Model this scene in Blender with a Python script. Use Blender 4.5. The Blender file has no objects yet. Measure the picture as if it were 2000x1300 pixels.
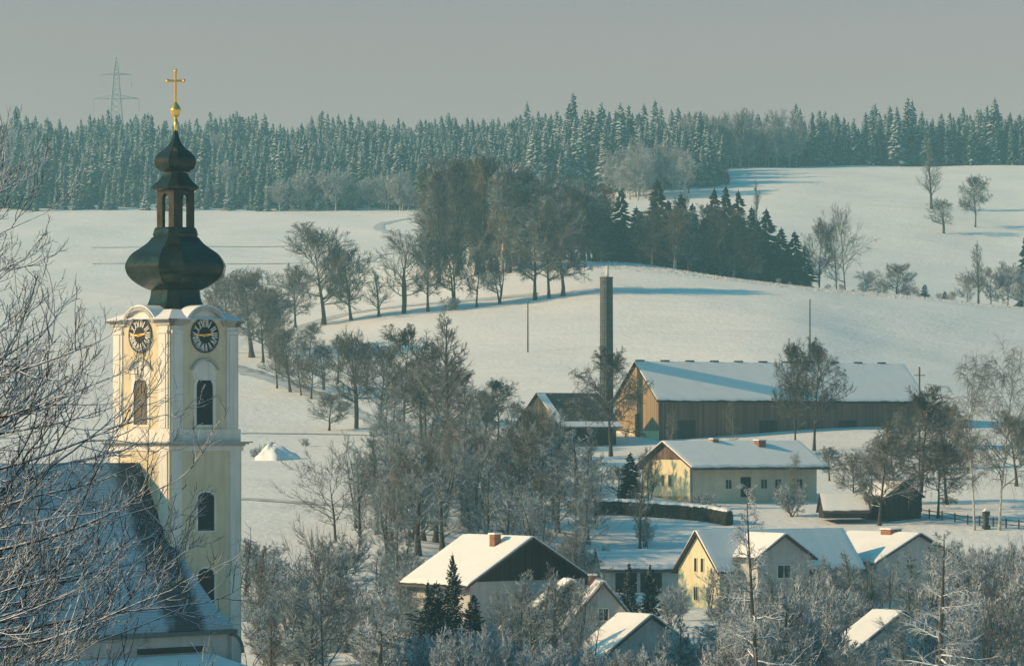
import bpy, math, random
import numpy as np
from mathutils import Vector, Matrix

# ------------------------------------------------------------------ camera, world, sun, exposure
S = bpy.context.scene
C = S.collection
F, YH = 7000.0, 850.0                    # focal length in pixels of a 2000 px wide frame, row of the eye level
cam = bpy.data.cameras.new('camera'); camo = bpy.data.objects.new('camera', cam); C.objects.link(camo)
camo.location = (0, 0, 0); camo.rotation_euler = (math.radians(90), 0, 0)
cam.sensor_width = 36; cam.lens = 36*F/2000; cam.shift_y = (YH-650)/2000
cam.clip_start = 1; cam.clip_end = 9000
S.camera = camo

SUN_EL = math.radians(23.0)
sx, sy = -1.0, -0.23                     # towards the sun, on the ground
sh = math.hypot(sx, sy)
to_sun = Vector((sx/sh*math.cos(SUN_EL), sy/sh*math.cos(SUN_EL), math.sin(SUN_EL)))
W = bpy.data.worlds.new('World'); S.world = W; W.use_nodes = True
nt = W.node_tree; nt.nodes.clear()
o_ = nt.nodes.new('ShaderNodeOutputWorld'); bg = nt.nodes.new('ShaderNodeBackground'); sky = nt.nodes.new('ShaderNodeTexSky')
sky.sky_type = 'NISHITA'; sky.sun_disc = False; sky.sun_elevation = SUN_EL
sky.sun_rotation = math.atan2(sx, sy)
sky.air_density = 1.0; sky.dust_density = 1.5; sky.ozone_density = 2.5
def wn(t, **k):
    x = nt.nodes.new(t)
    for a_, v_ in k.items(): setattr(x, a_, v_)
    return x
# winter haze greys the sky near the horizon, higher up it is a cold blue
tc = wn('ShaderNodeTexCoord'); sp = wn('ShaderNodeSeparateXYZ'); mr = wn('ShaderNodeMapRange', interpolation_type='SMOOTHSTEP')
mr.inputs[1].default_value = .108; mr.inputs[2].default_value = .19
nt.links.new(tc.outputs['Generated'], sp.inputs[0]); nt.links.new(sp.outputs[2], mr.inputs[0])
grade = wn('ShaderNodeMix', data_type='RGBA'); grade.inputs[6].default_value = (1.86, .94, .78, 1); grade.inputs[7].default_value = (.20, 1.30, 1.36, 1)
nt.links.new(mr.outputs[0], grade.inputs[0])
tint = wn('ShaderNodeMix', data_type='RGBA', blend_type='MULTIPLY'); tint.inputs[0].default_value = 1.0
nt.links.new(grade.outputs[2], tint.inputs[7])
nt.links.new(sky.outputs[0], tint.inputs[6]); nt.links.new(tint.outputs[2], bg.inputs[0]); nt.links.new(bg.outputs[0], o_.inputs[0])
bg.inputs[1].default_value = 0.083
sl = bpy.data.lights.new('sun', 'SUN'); sl.energy = 4.8; sl.angle = math.radians(0.6); sl.color = (1.0, 0.645, 0.345)
so = bpy.data.objects.new('sun', sl); C.objects.link(so); so.location = (-200, 0, 200)
so.rotation_euler = to_sun.to_track_quat('Z', 'Y').to_euler()
S.view_settings.view_transform = 'Standard'; S.view_settings.look = 'None'
S.view_settings.exposure = 0.11; S.view_settings.gamma = 1.0; S.view_settings.use_curve_mapping = False
S.cycles.max_bounces = 6; S.cycles.volume_bounces = 2; S.cycles.diffuse_bounces = 3
S.cycles.use_denoising = True

rnd = random.Random(7)
R = math.radians

# ------------------------------------------------------------------ helpers
def P(px, py, Y):
    return Vector(((px-1000)/F*Y, Y, (YH-py)/F*Y))

def mesh(name, v, f, m=None, parent=None, smooth=False):
    v = np.asarray(v, dtype=np.float32).reshape(-1, 3)
    me = bpy.data.meshes.new(name)
    if isinstance(f, np.ndarray):
        k = f.shape[1]; n = len(f)
        me.vertices.add(len(v)); me.vertices.foreach_set('co', v.ravel())
        me.loops.add(n*k); me.loops.foreach_set('vertex_index', f.astype(np.int32).ravel())
        me.polygons.add(n)
        me.polygons.foreach_set('loop_start', np.arange(0, n*k, k, dtype=np.int32))
        me.update(calc_edges=True)
    else:
        me.from_pydata([tuple(map(float, a)) for a in v], [], f); me.update()
    if smooth:
        me.polygons.foreach_set('use_smooth', np.ones(len(me.polygons), dtype=bool))
    o = bpy.data.objects.new(name, me); C.objects.link(o)
    if m: me.materials.append(m)
    if parent: o.parent = parent
    return o

class MB:
    def __init__(s): s.v = []; s.f = []
    def add(s, v, f):
        b = len(s.v); s.v += [tuple(a) for a in v]; s.f += [tuple(i+b for i in q) for q in f]; return s
    def box(s, x0, x1, y0, y1, z0, z1):
        return s.add([(x0,y0,z0),(x1,y0,z0),(x1,y1,z0),(x0,y1,z0),(x0,y0,z1),(x1,y0,z1),(x1,y1,z1),(x0,y1,z1)],
              [(0,3,2,1),(4,5,6,7),(0,1,5,4),(1,2,6,5),(2,3,7,6),(3,0,4,7)])
    def prism(s, poly, fn, d0, d1):
        """poly: list of 2d points (ccw seen from +d), fn(a,b,d)->3d"""
        n = len(poly); v = [fn(a,b,d0) for a,b in poly]+[fn(a,b,d1) for a,b in poly]
        f = [tuple(range(n-1,-1,-1)), tuple(range(n,2*n))]+[(i,(i+1)%n,n+(i+1)%n,n+i) for i in range(n)]
        return s.add(v, f)
    def band(s, outer, inner, fn, d0, d1, closed=False):
        n = len(outer); v = []
        for d in (d0, d1):
            v += [fn(a,b,d) for a,b in outer]+[fn(a,b,d) for a,b in inner]
        f = []
        for i in range(n if closed else n-1):
            j = (i+1) % n
            f += [(2*n+i,2*n+j,3*n+j,3*n+i),(i,n+i,n+j,j),(i,j,2*n+j,2*n+i),(n+i,3*n+i,3*n+j,n+j)]
        if not closed:
            f += [(0,2*n,3*n,n),(n-1,2*n-1,4*n-1,3*n-1)]
        return s.add(v, f)
    def bar(s, a, b, r, n=4, r2=None):
        a, b = Vector(a), Vector(b); d = (b-a).normalized()
        q = d.orthogonal().normalized(); w = d.cross(q); r2 = r if r2 is None else r2
        v = [a+(q*math.cos(t)+w*math.sin(t))*r for t in [2*math.pi*(i+.5)/n for i in range(n)]]
        v += [b+(q*math.cos(t)+w*math.sin(t))*r2 for t in [2*math.pi*(i+.5)/n for i in range(n)]]
        return s.add(v, [tuple(range(n-1,-1,-1)), tuple(range(n,2*n))]+[(i,(i+1)%n,n+(i+1)%n,n+i) for i in range(n)])
    def lathe(s, prof, n=16, cx=0, cy=0):
        v = []; f = []
        for r, z in prof:
            v += [(cx+r*math.cos(2*math.pi*i/n), cy+r*math.sin(2*math.pi*i/n), z) for i in range(n)]
        for k in range(len(prof)-1):
            for i in range(n):
                j = (i+1) % n; f.append((k*n+i, k*n+j, (k+1)*n+j, (k+1)*n+i))
        f += [tuple(range(n-1,-1,-1)), tuple(range((len(prof)-1)*n, len(prof)*n))]
        return s.add(v, f)
    def build(s, name, m, parent=None, smooth=False):
        return mesh(name, s.v, s.f, m, parent, smooth)

def tag(o, label, cat, group=None, kind=None):
    if label: o['label'] = label
    if cat: o['category'] = cat
    if group: o['group'] = group
    if kind: o['kind'] = kind
    return o
def thing(name, loc, rz=0, label=None, cat=None, group=None):
    o = bpy.data.objects.new(name, None); C.objects.link(o); o.location = loc; o.rotation_euler = (0, 0, rz)
    o.empty_display_size = 0.5
    return tag(o, label, cat, group)
def struct(o): o['kind'] = 'structure'; return o

# ------------------------------------------------------------------ materials
def nodes(name):
    m = bpy.data.materials.new(name); m.use_nodes = True
    n = m.node_tree; b = n.nodes['Principled BSDF']; b.inputs['Specular IOR Level'].default_value = 0.25
    return m, n, b
def N(n, t, **k):
    x = n.nodes.new(t)
    for a, v in k.items(): setattr(x, a, v)
    return x
def mixc(n, fac, a, b):
    x = N(n, 'ShaderNodeMix', data_type='RGBA')
    if fac is not None:
        if isinstance(fac, (int, float)): x.inputs[0].default_value = fac
        else: n.links.new(fac, x.inputs[0])
    for i, c in ((6, a), (7, b)):
        if isinstance(c, (tuple, list)): x.inputs[i].default_value = (*c, 1)
        else: n.links.new(c, x.inputs[i])
    return x.outputs[2]
def noise(n, scale, detail=3, coord='Object', rough=.6, stretch=None):
    t = N(n, 'ShaderNodeTexCoord'); x = N(n, 'ShaderNodeTexNoise')
    x.inputs['Scale'].default_value = scale; x.inputs['Detail'].default_value = detail; x.inputs['Roughness'].default_value = rough
    if stretch:
        mp = N(n, 'ShaderNodeMapping'); mp.inputs['Scale'].default_value = stretch
        n.links.new(t.outputs[coord], mp.inputs[0]); n.links.new(mp.outputs[0], x.inputs['Vector'])
    else: n.links.new(t.outputs[coord], x.inputs['Vector'])
    return x.outputs['Fac']
def ramp(n, fac, lo, hi):
    x = N(n, 'ShaderNodeMapRange'); x.inputs[1].default_value = lo; x.inputs[2].default_value = hi
    n.links.new(fac, x.inputs[0]); return x.outputs[0]
def math_(n, op, a, b):
    x = N(n, 'ShaderNodeMath', operation=op, use_clamp=True)
    for i, c in ((0, a), (1, b)):
        if isinstance(c, (int, float)): x.inputs[i].default_value = c
        else: n.links.new(c, x.inputs[i])
    return x.outputs[0]
def bump(n, b, h, strength, dist):
    x = N(n, 'ShaderNodeBump'); x.inputs['Strength'].default_value = strength; x.inputs['Distance'].default_value = dist
    n.links.new(h, x.inputs['Height']); n.links.new(x.outputs[0], b.inputs['Normal'])
def up_fac(n, lo, hi):
    g = N(n, 'ShaderNodeNewGeometry'); s = N(n, 'ShaderNodeSeparateXYZ'); n.links.new(g.outputs['Normal'], s.inputs[0])
    return ramp(n, s.outputs[2], lo, hi)

SNOW = (0.87, 0.83, 0.775)
def mat_plain(name, col, rough=.8, var=.25, scale=2.0, bmp=0, metallic=0, streak=0):
    m, n, b = nodes(name); b.inputs['Roughness'].default_value = rough; b.inputs['Metallic'].default_value = metallic
    f = noise(n, scale, 4)
    c0 = mixc(n, ramp(n, f, .3, .7), [c*(1-var) for c in col], [min(1, c*(1+var)) for c in col])
    if streak:                                    # rain streaks and grime on old render
        c0 = mixc(n, math_(n, 'MULTIPLY', ramp(n, noise(n, 1.0, 5, stretch=(2.2, 2.2, .16)), .45, .75), streak), c0, [col[0]*.45, col[1]*.46, col[2]*.48])
    n.links.new(c0, b.inputs['Base Color'])
    if bmp: bump(n, b, f, .5, bmp)
    return m
def mat_snow(name, col=SNOW, scale=.35, bmp=.12, rough=.9, coord='Object'):
    m, n, b = nodes(name); b.inputs['Roughness'].default_value = rough; b.inputs['Specular IOR Level'].default_value = .12
    f = noise(n, scale, 6, coord); f2 = noise(n, scale*14, 3, coord)
    n.links.new(mixc(n, ramp(n, f, .3, .7), [c*.955 for c in col], [min(.95, c*1.03) for c in col]), b.inputs['Base Color'])
    bump(n, b, math_(n, 'ADD', f, math_(n, 'MULTIPLY', f2, .5)), .6, bmp)
    return m
def mat_branch(name, bark, snow=(.8,.8,.8), lo=.25, hi=.6, amount=.5, scale=1.2, var=.3):
    """bark with snow lying on what faces up, in broken patches"""
    m, n, b = nodes(name); b.inputs['Roughness'].default_value = .9; b.inputs['Specular IOR Level'].default_value = .1
    f = noise(n, scale, 4, 'Object', .7)
    patch = ramp(n, f, .72-amount*.5, .80-amount*.5)
    fac = math_(n, 'MULTIPLY', up_fac(n, lo, hi), patch)
    base = mixc(n, ramp(n, noise(n, scale*.6, 3), .3, .7), [c*(1-var) for c in bark], [c*(1+var) for c in bark])
    n.links.new(mixc(n, fac, base, snow), b.inputs['Base Color'])
    return m
def mat_planks(name, col, width=.25, axis=0, var=.35):
    m, n, b = nodes(name); b.inputs['Roughness'].default_value = .85
    t = N(n, 'ShaderNodeTexCoord'); s = N(n, 'ShaderNodeSeparateXYZ'); n.links.new(t.outputs['Object'], s.inputs[0])
    a = N(n, 'ShaderNodeMath', operation='ADD'); n.links.new(s.outputs[0], a.inputs[0]); n.links.new(s.outputs[1], a.inputs[1])
    q = N(n, 'ShaderNodeMath', operation='DIVIDE'); q.inputs[1].default_value = width; n.links.new(a.outputs[0], q.inputs[0])
    fl = N(n, 'ShaderNodeMath', operation='FLOOR'); n.links.new(q.outputs[0], fl.inputs[0])
    wn = N(n, 'ShaderNodeTexWhiteNoise', noise_dimensions='1D'); n.links.new(fl.outputs[0], wn.inputs['W'])
    fr = N(n, 'ShaderNodeMath', operation='FRACT'); n.links.new(q.outputs[0], fr.inputs[0])
    gap = ramp(n, fr.outputs[0], .06, .1)
    c1 = mixc(n, wn.outputs[0], [c*(1-var) for c in col], [c*(1+var) for c in col])
    c2 = mixc(n, math_(n, 'MULTIPLY', noise(n, 1.0, 4, stretch=(3, 3, .3)), .6), c1, [c*.5 for c in col])
    n.links.new(mixc(n, gap, [c*.3 for c in col], c2), b.inputs['Base Color'])
    return m
def mat_tiles(name, tile, snow, course=.35, amount=.6, scale=.5, bare_at=None, lo=.45):
    """roof tiles in courses with a thin, broken cover of snow"""
    m, n, b = nodes(name); b.inputs['Roughness'].default_value = .75
    t = N(n, 'ShaderNodeTexCoord'); s = N(n, 'ShaderNodeSeparateXYZ'); n.links.new(t.outputs['Object'], s.inputs[0])
    q = N(n, 'ShaderNodeMath', operation='DIVIDE'); q.inputs[1].default_value = course; n.links.new(s.outputs[2], q.inputs[0])
    fr = N(n, 'ShaderNodeMath', operation='FRACT'); n.links.new(q.outputs[0], fr.inputs[0])
    fl = N(n, 'ShaderNodeMath', operation='FLOOR'); n.links.new(q.outputs[0], fl.inputs[0])
    q2 = N(n, 'ShaderNodeMath', operation='MULTIPLY_ADD'); q2.inputs[1].default_value = .5; n.links.new(fl.outputs[0], q2.inputs[0])
    q3 = N(n, 'ShaderNodeMath', operation='DIVIDE'); q3.inputs[1].default_value = .3; n.links.new(s.outputs[0], q3.inputs[0]); n.links.new(q3.outputs[0], q2.inputs[2])
    fr2 = N(n, 'ShaderNodeMath', operation='FRACT'); n.links.new(q2.outputs[0], fr2.inputs[0])
    line = math_(n, 'MULTIPLY', ramp(n, fr.outputs[0], .12, .38), ramp(n, fr2.outputs[0], .05, .2))
    f = noise(n, scale, 5, rough=.7)
    fac = ramp(n, f, .62-amount*.45, .82-amount*.45)
    if bare_at:                                   # a darker strip of bare tile colour: x beyond bare_at
        nz = noise(n, .9, 4)
        e = N(n, 'ShaderNodeMath', operation='MULTIPLY_ADD'); e.inputs[1].default_value = 3.2; n.links.new(nz, e.inputs[0]); n.links.new(s.outputs[0], e.inputs[2])
        fac = math_(n, 'MULTIPLY', fac, math_(n, 'MAXIMUM', ramp(n, e.outputs[0], bare_at+1.9, bare_at+.6), ramp(n, s.outputs[0], -3.3, -2.5)))
    fac = math_(n, 'MULTIPLY', fac, math_(n, 'ADD', math_(n, 'MULTIPLY', line, 1-lo), lo))
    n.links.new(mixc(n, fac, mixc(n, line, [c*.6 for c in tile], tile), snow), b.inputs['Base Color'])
    bump(n, b, fr.outputs[0], .4, .05)
    return m

M = {}
def mat_field():
    m, n, b = nodes('field_snow'); b.inputs['Roughness'].default_value = .92; b.inputs['Specular IOR Level'].default_value = .1
    f = noise(n, .05, 6); f2 = noise(n, .9, 4); f3 = noise(n, 1.0, 4, stretch=(.035, .16, .1)); sp = noise(n, 2.6, 3, rough=.7)
    tips = math_(n, 'MULTIPLY', ramp(n, sp, .66, .74), ramp(n, noise(n, .03, 3), .48, .66))
    c = mixc(n, ramp(n, f, .3, .7), (.825, .785, .725), (.89, .85, .79))
    n.links.new(mixc(n, math_(n, 'MULTIPLY', tips, .45), c, (.34, .31, .24)), b.inputs['Base Color'])
    h = math_(n, 'ADD', math_(n, 'MULTIPLY', f, .5), math_(n, 'ADD', math_(n, 'MULTIPLY', f2, .14), math_(n, 'MULTIPLY', f3, .35)))
    bump(n, b, h, .8, 1.5)
    return m
M['ground'] = mat_field()
M['roofsnow'] = mat_snow('roof_snow', (.88,.85,.80), .5, .06)
M['snowcap'] = mat_snow('snow_cap', (.86,.85,.83), 1.5, .05)
M['track'] = mat_plain('trodden_snow', (.52,.53,.53), .9, .25, .5, .1)
M['soil_shade'] = mat_plain('soil_and_bank_shade', (.40,.39,.36), .9, .4, .5, .15)  # soil of the field tracks, also laid down as the lane bank's shadow
M['bark'] = mat_branch('bark', (.075,.065,.052), lo=.3, hi=.7, amount=.35, scale=.8)
M['twig'] = mat_branch('twigs_with_frost', (.125,.125,.108), (.64,.66,.66), .0, .65, .50, .7)
M['twig_dark'] = mat_branch('dark_twigs', (.088,.088,.076), (.60,.63,.64), .2, .7, .42, .9)
M['twig_frost'] = mat_branch('frosted_twigs', (.16,.16,.15), (.78,.80,.82), -.1, .5, .8, .5)
M['twig_brown'] = mat_branch('brown_twigs', (.110,.108,.084), (.5,.5,.48), .3, .8, .3, .5)
M['twig_frost2'] = mat_branch('hoar_frost_twigs', (.092,.118,.120), (.66,.72,.76), -.3, .45, .70, 1.2)
M['twig_light'] = mat_branch('pale_brown_twigs', (.20,.165,.115), (.6,.6,.58), .2, .8, .35, .5)
M['twig_grey'] = mat_branch('grey_frosty_twigs', (.122,.150,.152), (.62,.69,.72), -.2, .6, .62, .8)
M['twig_snow'] = mat_branch('snowy_twigs', (.06,.072,.07), (.76,.81,.84), -.35, .35, .85, 1.5)
M['birch'] = mat_branch('birch_bark', (.42,.40,.36), lo=.4, hi=.8, amount=.3, scale=2.5, var=.55)
M['birch_twig'] = mat_branch('birch_twigs', (.150,.145,.120), (.7,.7,.7), .2, .7, .4, .8)
M['fore_bark'] = mat_branch('foreground_bark', (.024,.030,.032), (.76,.84,.90), -.06, .42, .74, 2.2)
M['needles'] = mat_branch('spruce_needles', (.024,.056,.062), (.44,.49,.50), .15, .75, .60, .45)
M['needles_snowy'] = mat_branch('snowy_spruce_needles', (.026,.056,.060), (.46,.50,.51), .00, .65, .75, .35)
M['needles_dark'] = mat_branch('dark_spruce_needles', (.014,.028,.022), (.6,.64,.66), .55, .95, .25, .35)
M['needles_near'] = mat_branch('garden_spruce_needles', (.012,.030,.030), (.8,.82,.84), .45, .85, .42, 1.2)
M['plaster'] = mat_plain('yellow_plaster', (.63,.545,.365), .9, .08, .8, streak=.38)
M['white'] = mat_plain('white_plaster', (.70,.68,.60), .9, .06, .8, streak=.38)
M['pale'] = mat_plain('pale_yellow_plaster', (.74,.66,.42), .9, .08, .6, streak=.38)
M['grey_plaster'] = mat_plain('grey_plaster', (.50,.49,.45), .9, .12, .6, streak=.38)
M['copper'] = mat_plain('weathered_copper', (.026,.038,.028), .20, .5, 1.2, 0, .45)
M['gold'] = mat_plain('gilding', (.95,.62,.16), .32, .08, 3, 0, .85)
M['dial'] = mat_plain('black_dial', (.012,.018,.022), .5, .1, 3)
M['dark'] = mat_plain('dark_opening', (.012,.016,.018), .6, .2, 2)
M['louver'] = mat_planks('louvre_wood', (.17,.14,.085), .12)
M['stone'] = mat_plain('cornice_stone', (.42,.42,.38), .9, .15, 1.0, streak=.38)
M['sheet'] = mat_plain('sheet_metal', (.10,.12,.11), .6, .2, 1.0)
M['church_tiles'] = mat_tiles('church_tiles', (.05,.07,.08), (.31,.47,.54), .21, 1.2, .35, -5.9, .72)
M['tile'] = mat_plain('roof_tiles_edge', (.07,.05,.045), .8, .3, 2)
M['tile_snow'] = mat_tiles('snowy_tiles', (.10,.09,.085), (.80,.80,.79), .45, 1.15, .5, None, .75)
M['patchy_tiles'] = mat_tiles('tiles_with_snow_patches', (.09,.08,.075), (.80,.80,.79), .40, .62, .8, None, .8)
M['barn_tiles'] = mat_tiles('dark_barn_tiles', (.075,.07,.055), (.70,.70,.70), .5, .18, .55, None, .4)
M['wood_orange'] = mat_planks('sun_toned_boards', (.40,.28,.15), .30)  # warm copy of the barn boards, sunlight put into the gable colour
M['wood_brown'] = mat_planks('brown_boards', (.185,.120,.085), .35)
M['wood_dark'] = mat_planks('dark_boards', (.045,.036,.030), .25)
M['basement'] = mat_plain('ochre_basement', (.50,.34,.16), .9, .2, .7, streak=.38)
M['shade_plaster'] = mat_plain('shade_toned_plaster', (.66,.62,.47), .9, .08, .6, streak=.38)  # shaded front of the yellow house, its shade put into the colour
M['glass'] = mat_plain('window_glass', (.03,.038,.042), .15, .2, 1)
M['brick'] = mat_plain('chimney_brick', (.26,.13,.075), .9, .35, 4)
M['stack'] = mat_plain('chimney_concrete', (.085,.095,.085), .9, .3, 1.2)
M['flue'] = mat_plain('steel_flue', (.62,.60,.55), .5, .1, 1)
M['pole'] = mat_plain('weathered_pole', (.065,.06,.052), .9, .3, 2)
M['steel'] = mat_plain('galvanised_steel', (.30,.32,.33), .6, .1, 2)
M['hedge'] = mat_branch('hedge_leaves', (.030,.030,.022), (.82,.82,.82), .5, .9, .45, 1.5)
M['weed'] = mat_branch('dry_weeds', (.33,.32,.27), (.75,.75,.75), -.3, .5, .7, 1.0)

# ------------------------------------------------------------------ terrain
PX = [-700, 0, 500, 800, 1000, 1200, 1500, 1750, 2000, 2700]
LOWL = {0:-2.2, 40:-6.5, 100:-13.5, 160:-19, 220:-21.0, 270:-21.0}
def prof(rows, front):
    d = dict(LOWL); d.update(front)
    for Y, py in rows: d[Y] = (YH-py)/F*Y
    ks = sorted(d); return np.array(ks, float), np.array([d[k] for k in ks])
fl = {330:-19.0, 400:-14.0, 460:-9.6}
fr_ = {330:-20.5, 400:-19.2, 428:-18.6, 452:-14.6, 480:-10.8}
left = [(520,930),(600,868),(700,745),(850,640),(1000,552),(1150,480),(1300,411),(1500,362),(1750,318),(2100,285),(2600,300),(3300,330)]
cols = [
 prof(left, fl), prof(left, fl), prof(left, fl),
 prof([(520,928),(600,866),(700,745),(780,668),(850,610),(930,552),(1000,522),(1150,478),(1300,409),(1500,362),(1750,318),(2100,285),(2600,300),(3300,330)], fl),
 prof([(520,935),(600,868),(700,742),(780,652),(850,590),(900,540),(940,510),(965,495),(1000,500),(1150,470),(1300,402),(1500,355),(1750,312),(2100,290),(2600,300),(3300,330)], {330:-19.5,400:-16.5,460:-11.5}),
 prof([(520,945),(600,868),(700,738),(780,645),(850,570),(900,523),(925,512),(950,516),(1000,524),(1100,480),(1200,430),(1300,392),(1400,358),(1500,340),(1750,312),(2100,300),(2600,300),(3300,330)], {330:-20.5,400:-19.2,428:-18.6,450:-14.8,466:-11.9}),
 prof([(520,960),(600,866),(700,726),(780,640),(850,577),(900,552),(930,557),(1000,586),(1100,520),(1200,450),(1300,385),(1400,335),(1440,326),(1500,325),(1750,330),(2100,340),(2600,350),(3300,370)], fr_),
 prof([(520,960),(600,866),(700,750),(800,662),(870,592),(910,577),(940,583),(1000,608),(1100,545),(1200,468),(1300,392),(1400,338),(1450,325),(1500,324),(1750,330),(2100,340),(2600,350),(3300,370)], fr_),
 prof([(520,960),(600,870),(700,772),(800,690),(890,614),(930,605),(960,612),(1000,640),(1100,562),(1200,480),(1300,402),(1400,342),(1460,323),(1500,321),(1750,330),(2100,340),(2600,350),(3300,370)], fr_),
 prof([(520,960),(600,880),(700,800),(800,730),(890,660),(930,645),(960,650),(1000,670),(1100,580),(1200,490),(1300,402),(1400,342),(1460,323),(1500,321),(1750,330),(2100,340),(2600,350),(3300,370)], fr_),
]
def pchip(x, y, q):
    h = np.diff(x); d = np.diff(y)/h; m = np.zeros_like(y)
    w1 = 2*h[1:]+h[:-1]; w2 = h[1:]+2*h[:-1]
    ok = d[:-1]*d[1:] > 0
    with np.errstate(divide='ignore', invalid='ignore'):
        mm = (w1+w2)/(w1/d[:-1]+w2/d[1:])
    m[1:-1] = np.where(ok, mm, 0); m[0] = d[0]; m[-1] = d[-1]
    q = np.clip(q, x[0], x[-1]); i = np.clip(np.searchsorted(x, q)-1, 0, len(x)-2)
    t = (q-x[i])/h[i]
    return ((1+2*t)*(1-t)**2*y[i]+t*(1-t)**2*h[i]*m[i]+t*t*(3-2*t)*y[i+1]+t*t*(t-1)*h[i]*m[i+1])
YT = np.arange(0, 3301, 4.0); XT = np.arange(-700, 2701, 20.0)
tab0 = np.array([pchip(k, v, YT) for k, v in cols])          # columns x Y
TAB = np.array([pchip(np.array(PX, float), tab0[:, j], XT) for j in range(len(YT))]).T
def zt(x, y):
    x = np.asarray(x, float); y = np.asarray(y, float)
    yy = np.clip(y, 0, 3299); px = np.clip(1000+F*x/np.maximum(yy, 200), -699, 2699)
    a = (px+700)/20; b = yy/4; i = np.minimum(a.astype(int), len(XT)-2); j = np.minimum(b.astype(int), len(YT)-2)
    u = a-i; w = b-j
    z = TAB[i,j]*(1-u)*(1-w)+TAB[i+1,j]*u*(1-w)+TAB[i,j+1]*(1-u)*w+TAB[i+1,j+1]*u*w
    amp = np.clip((y-300)/500, 0, 1)
    return z+amp*(.28*np.sin(x*.11+y*.023)*np.sin(y*.05+1.3)+.35*np.sin(x*.037-.4)*np.sin(y*.019+.7))
def hit(px, py, y0=300.0, y1=3000.0):
    Y = np.arange(y0, y1, 1.0)
    g = zt((px-1000)/F*Y, Y)-(YH-py)/F*Y
    k = np.argmax(g > 0) if (g > 0).any() else len(Y)-1
    y = float(Y[k]); x = (px-1000)/F*y
    return Vector((x, y, float(zt(x, y))))
def at(px, Y):
    x = (px-1000)/F*Y; return Vector((x, Y, float(zt(x, Y))))

gx = np.concatenate([np.arange(-760,-200,35), np.arange(-200,200,4.0), np.arange(200,761,35)])
gy = np.concatenate([np.arange(-80,240,16), np.arange(240,800,4.0), np.arange(800,1040,3.0), np.arange(1040,1520,7), np.arange(1520,3300,60)])
X, Yg = np.meshgrid(gx, gy); Z = zt(X, Yg)
nx, ny = len(gx), len(gy); idx = np.arange(nx*ny).reshape(ny, nx)
q = np.stack([idx[:-1,:-1], idx[:-1,1:], idx[1:,1:], idx[1:,:-1]], -1).reshape(-1, 4)
struct(mesh('ground', np.stack([X, Yg, Z], -1).reshape(-1,3), q, M['ground'], None, True))

def strip(name, pix, w, m, lift=.06, jit=0.0, raw=False):
    """a strip of track or soil lying on the ground through the given points"""
    pts = [hit(*p) for p in pix] if not raw else [at(*p) for p in pix]
    out = []
    for a, b in zip(pts[:-1], pts[1:]):
        k = max(2, int((b-a).length/2.5))
        for i in range(k): out.append(a.lerp(b, i/k))
    out.append(pts[-1]); xy = np.array([[p.x, p.y] for p in out])
    for _ in range(4): xy[1:-1] = (xy[:-2]+2*xy[1:-1]+xy[2:])/4
    t = np.gradient(xy, axis=0); t /= np.linalg.norm(t, axis=1)[:, None]; nrm = np.stack([-t[:,1], t[:,0]], 1)
    r = np.random.default_rng(3); V = []
    for s in (-1, -.33, .33, 1):
        ww = w/2*s*(1+jit*r.standard_normal(len(xy)))[:, None]
        p = xy+nrm*ww; V.append(np.concatenate([p, (zt(p[:,0], p[:,1])+lift)[:, None]], 1))
    n = len(xy); v = np.concatenate(V); f = []
    for k in range(3):
        for i in range(n-1): f.append((k*n+i, (k+1)*n+i, (k+1)*n+i+1, k*n+i+1))
    o = mesh(name, v, f, m, None, True); return struct(o)
strip('field_track', [(180,484),(300,483),(420,482),(570,481),(700,478)], 1.6, M['soil_shade'], .12, .3)
strip('field_track', [(180,516),(300,516),(440,516),(560,515),(720,512),(800,508)], 1.5, M['soil_shade'], .12, .3)
strip('lane', [(440,715),(480,727),(530,742),(600,766),(660,790),(720,818),(770,846),(800,866)], 4.0, M['track'], .10, .15)  # the road, its strip tone also standing in for the bank's shadow
strip('lane_bank_shade', [(440,709),(480,721),(530,736),(600,760),(660,784),(720,812)], 1.8, M['soil_shade'], .16, .35)  # dark strip that paints the shadow of the road bank on the snow
strip('winding_track', [(830,424),(790,428),(745,437),(738,446),(760,455),(800,462)], 3.5, M['track'], .12, .2)
strip('avenue_road', [(520,668),(600,634),(680,612),(760,601),(850,592),(950,585),(1050,575)], 5.0, M['track'], .10, .1)
strip('winding_track', [(720,512),(735,500),(770,494),(830,492),(900,490)], 3.0, M['track'], .12, .2)
strip('field_edge', [(470,846),(560,848),(640,848),(700,850),(770,852)], 1.6, M['track'], .10, .3)
strip('village_road', [(470,975),(520,978),(560,980),(620,985),(700,990)], 3.0, M['track'], .10, .2)

# ------------------------------------------------------------------ trees
def tubes(pts, rad, s):
    """pts (n,m,3), rad (n,m) -> vertices, quads"""
    n, m, _ = pts.shape
    t = np.gradient(pts, axis=1); t /= np.linalg.norm(t, axis=2, keepdims=True)+1e-9
    ref = np.where(np.abs(t[:, :1, 2:3]) > .8, np.array([1., .1, 0]), np.array([.1, .05, 1.]))
    a = np.cross(t, ref); a /= np.linalg.norm(a, axis=2, keepdims=True)+1e-9
    b = np.cross(t, a)
    th = np.arange(s)*2*np.pi/s
    v = pts[:, :, None, :]+rad[:, :, None, None]*(a[:, :, None, :]*np.cos(th)[None, None, :, None]+b[:, :, None, :]*np.sin(th)[None, None, :, None])
    id_ = np.arange(n*m*s).reshape(n, m, s); nx_ = np.roll(id_, -1, axis=2)
    q = np.stack([id_[:, :-1], nx_[:, :-1], nx_[:, 1:], id_[:, 1:]], -1).reshape(-1, 4)
    return v.reshape(-1, 3), q
def join(parts):
    V = []; Q = []; b = 0
    for v, q in parts: V.append(v); Q.append(q+b); b += len(v)
    return np.concatenate(V), np.concatenate(Q)
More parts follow.
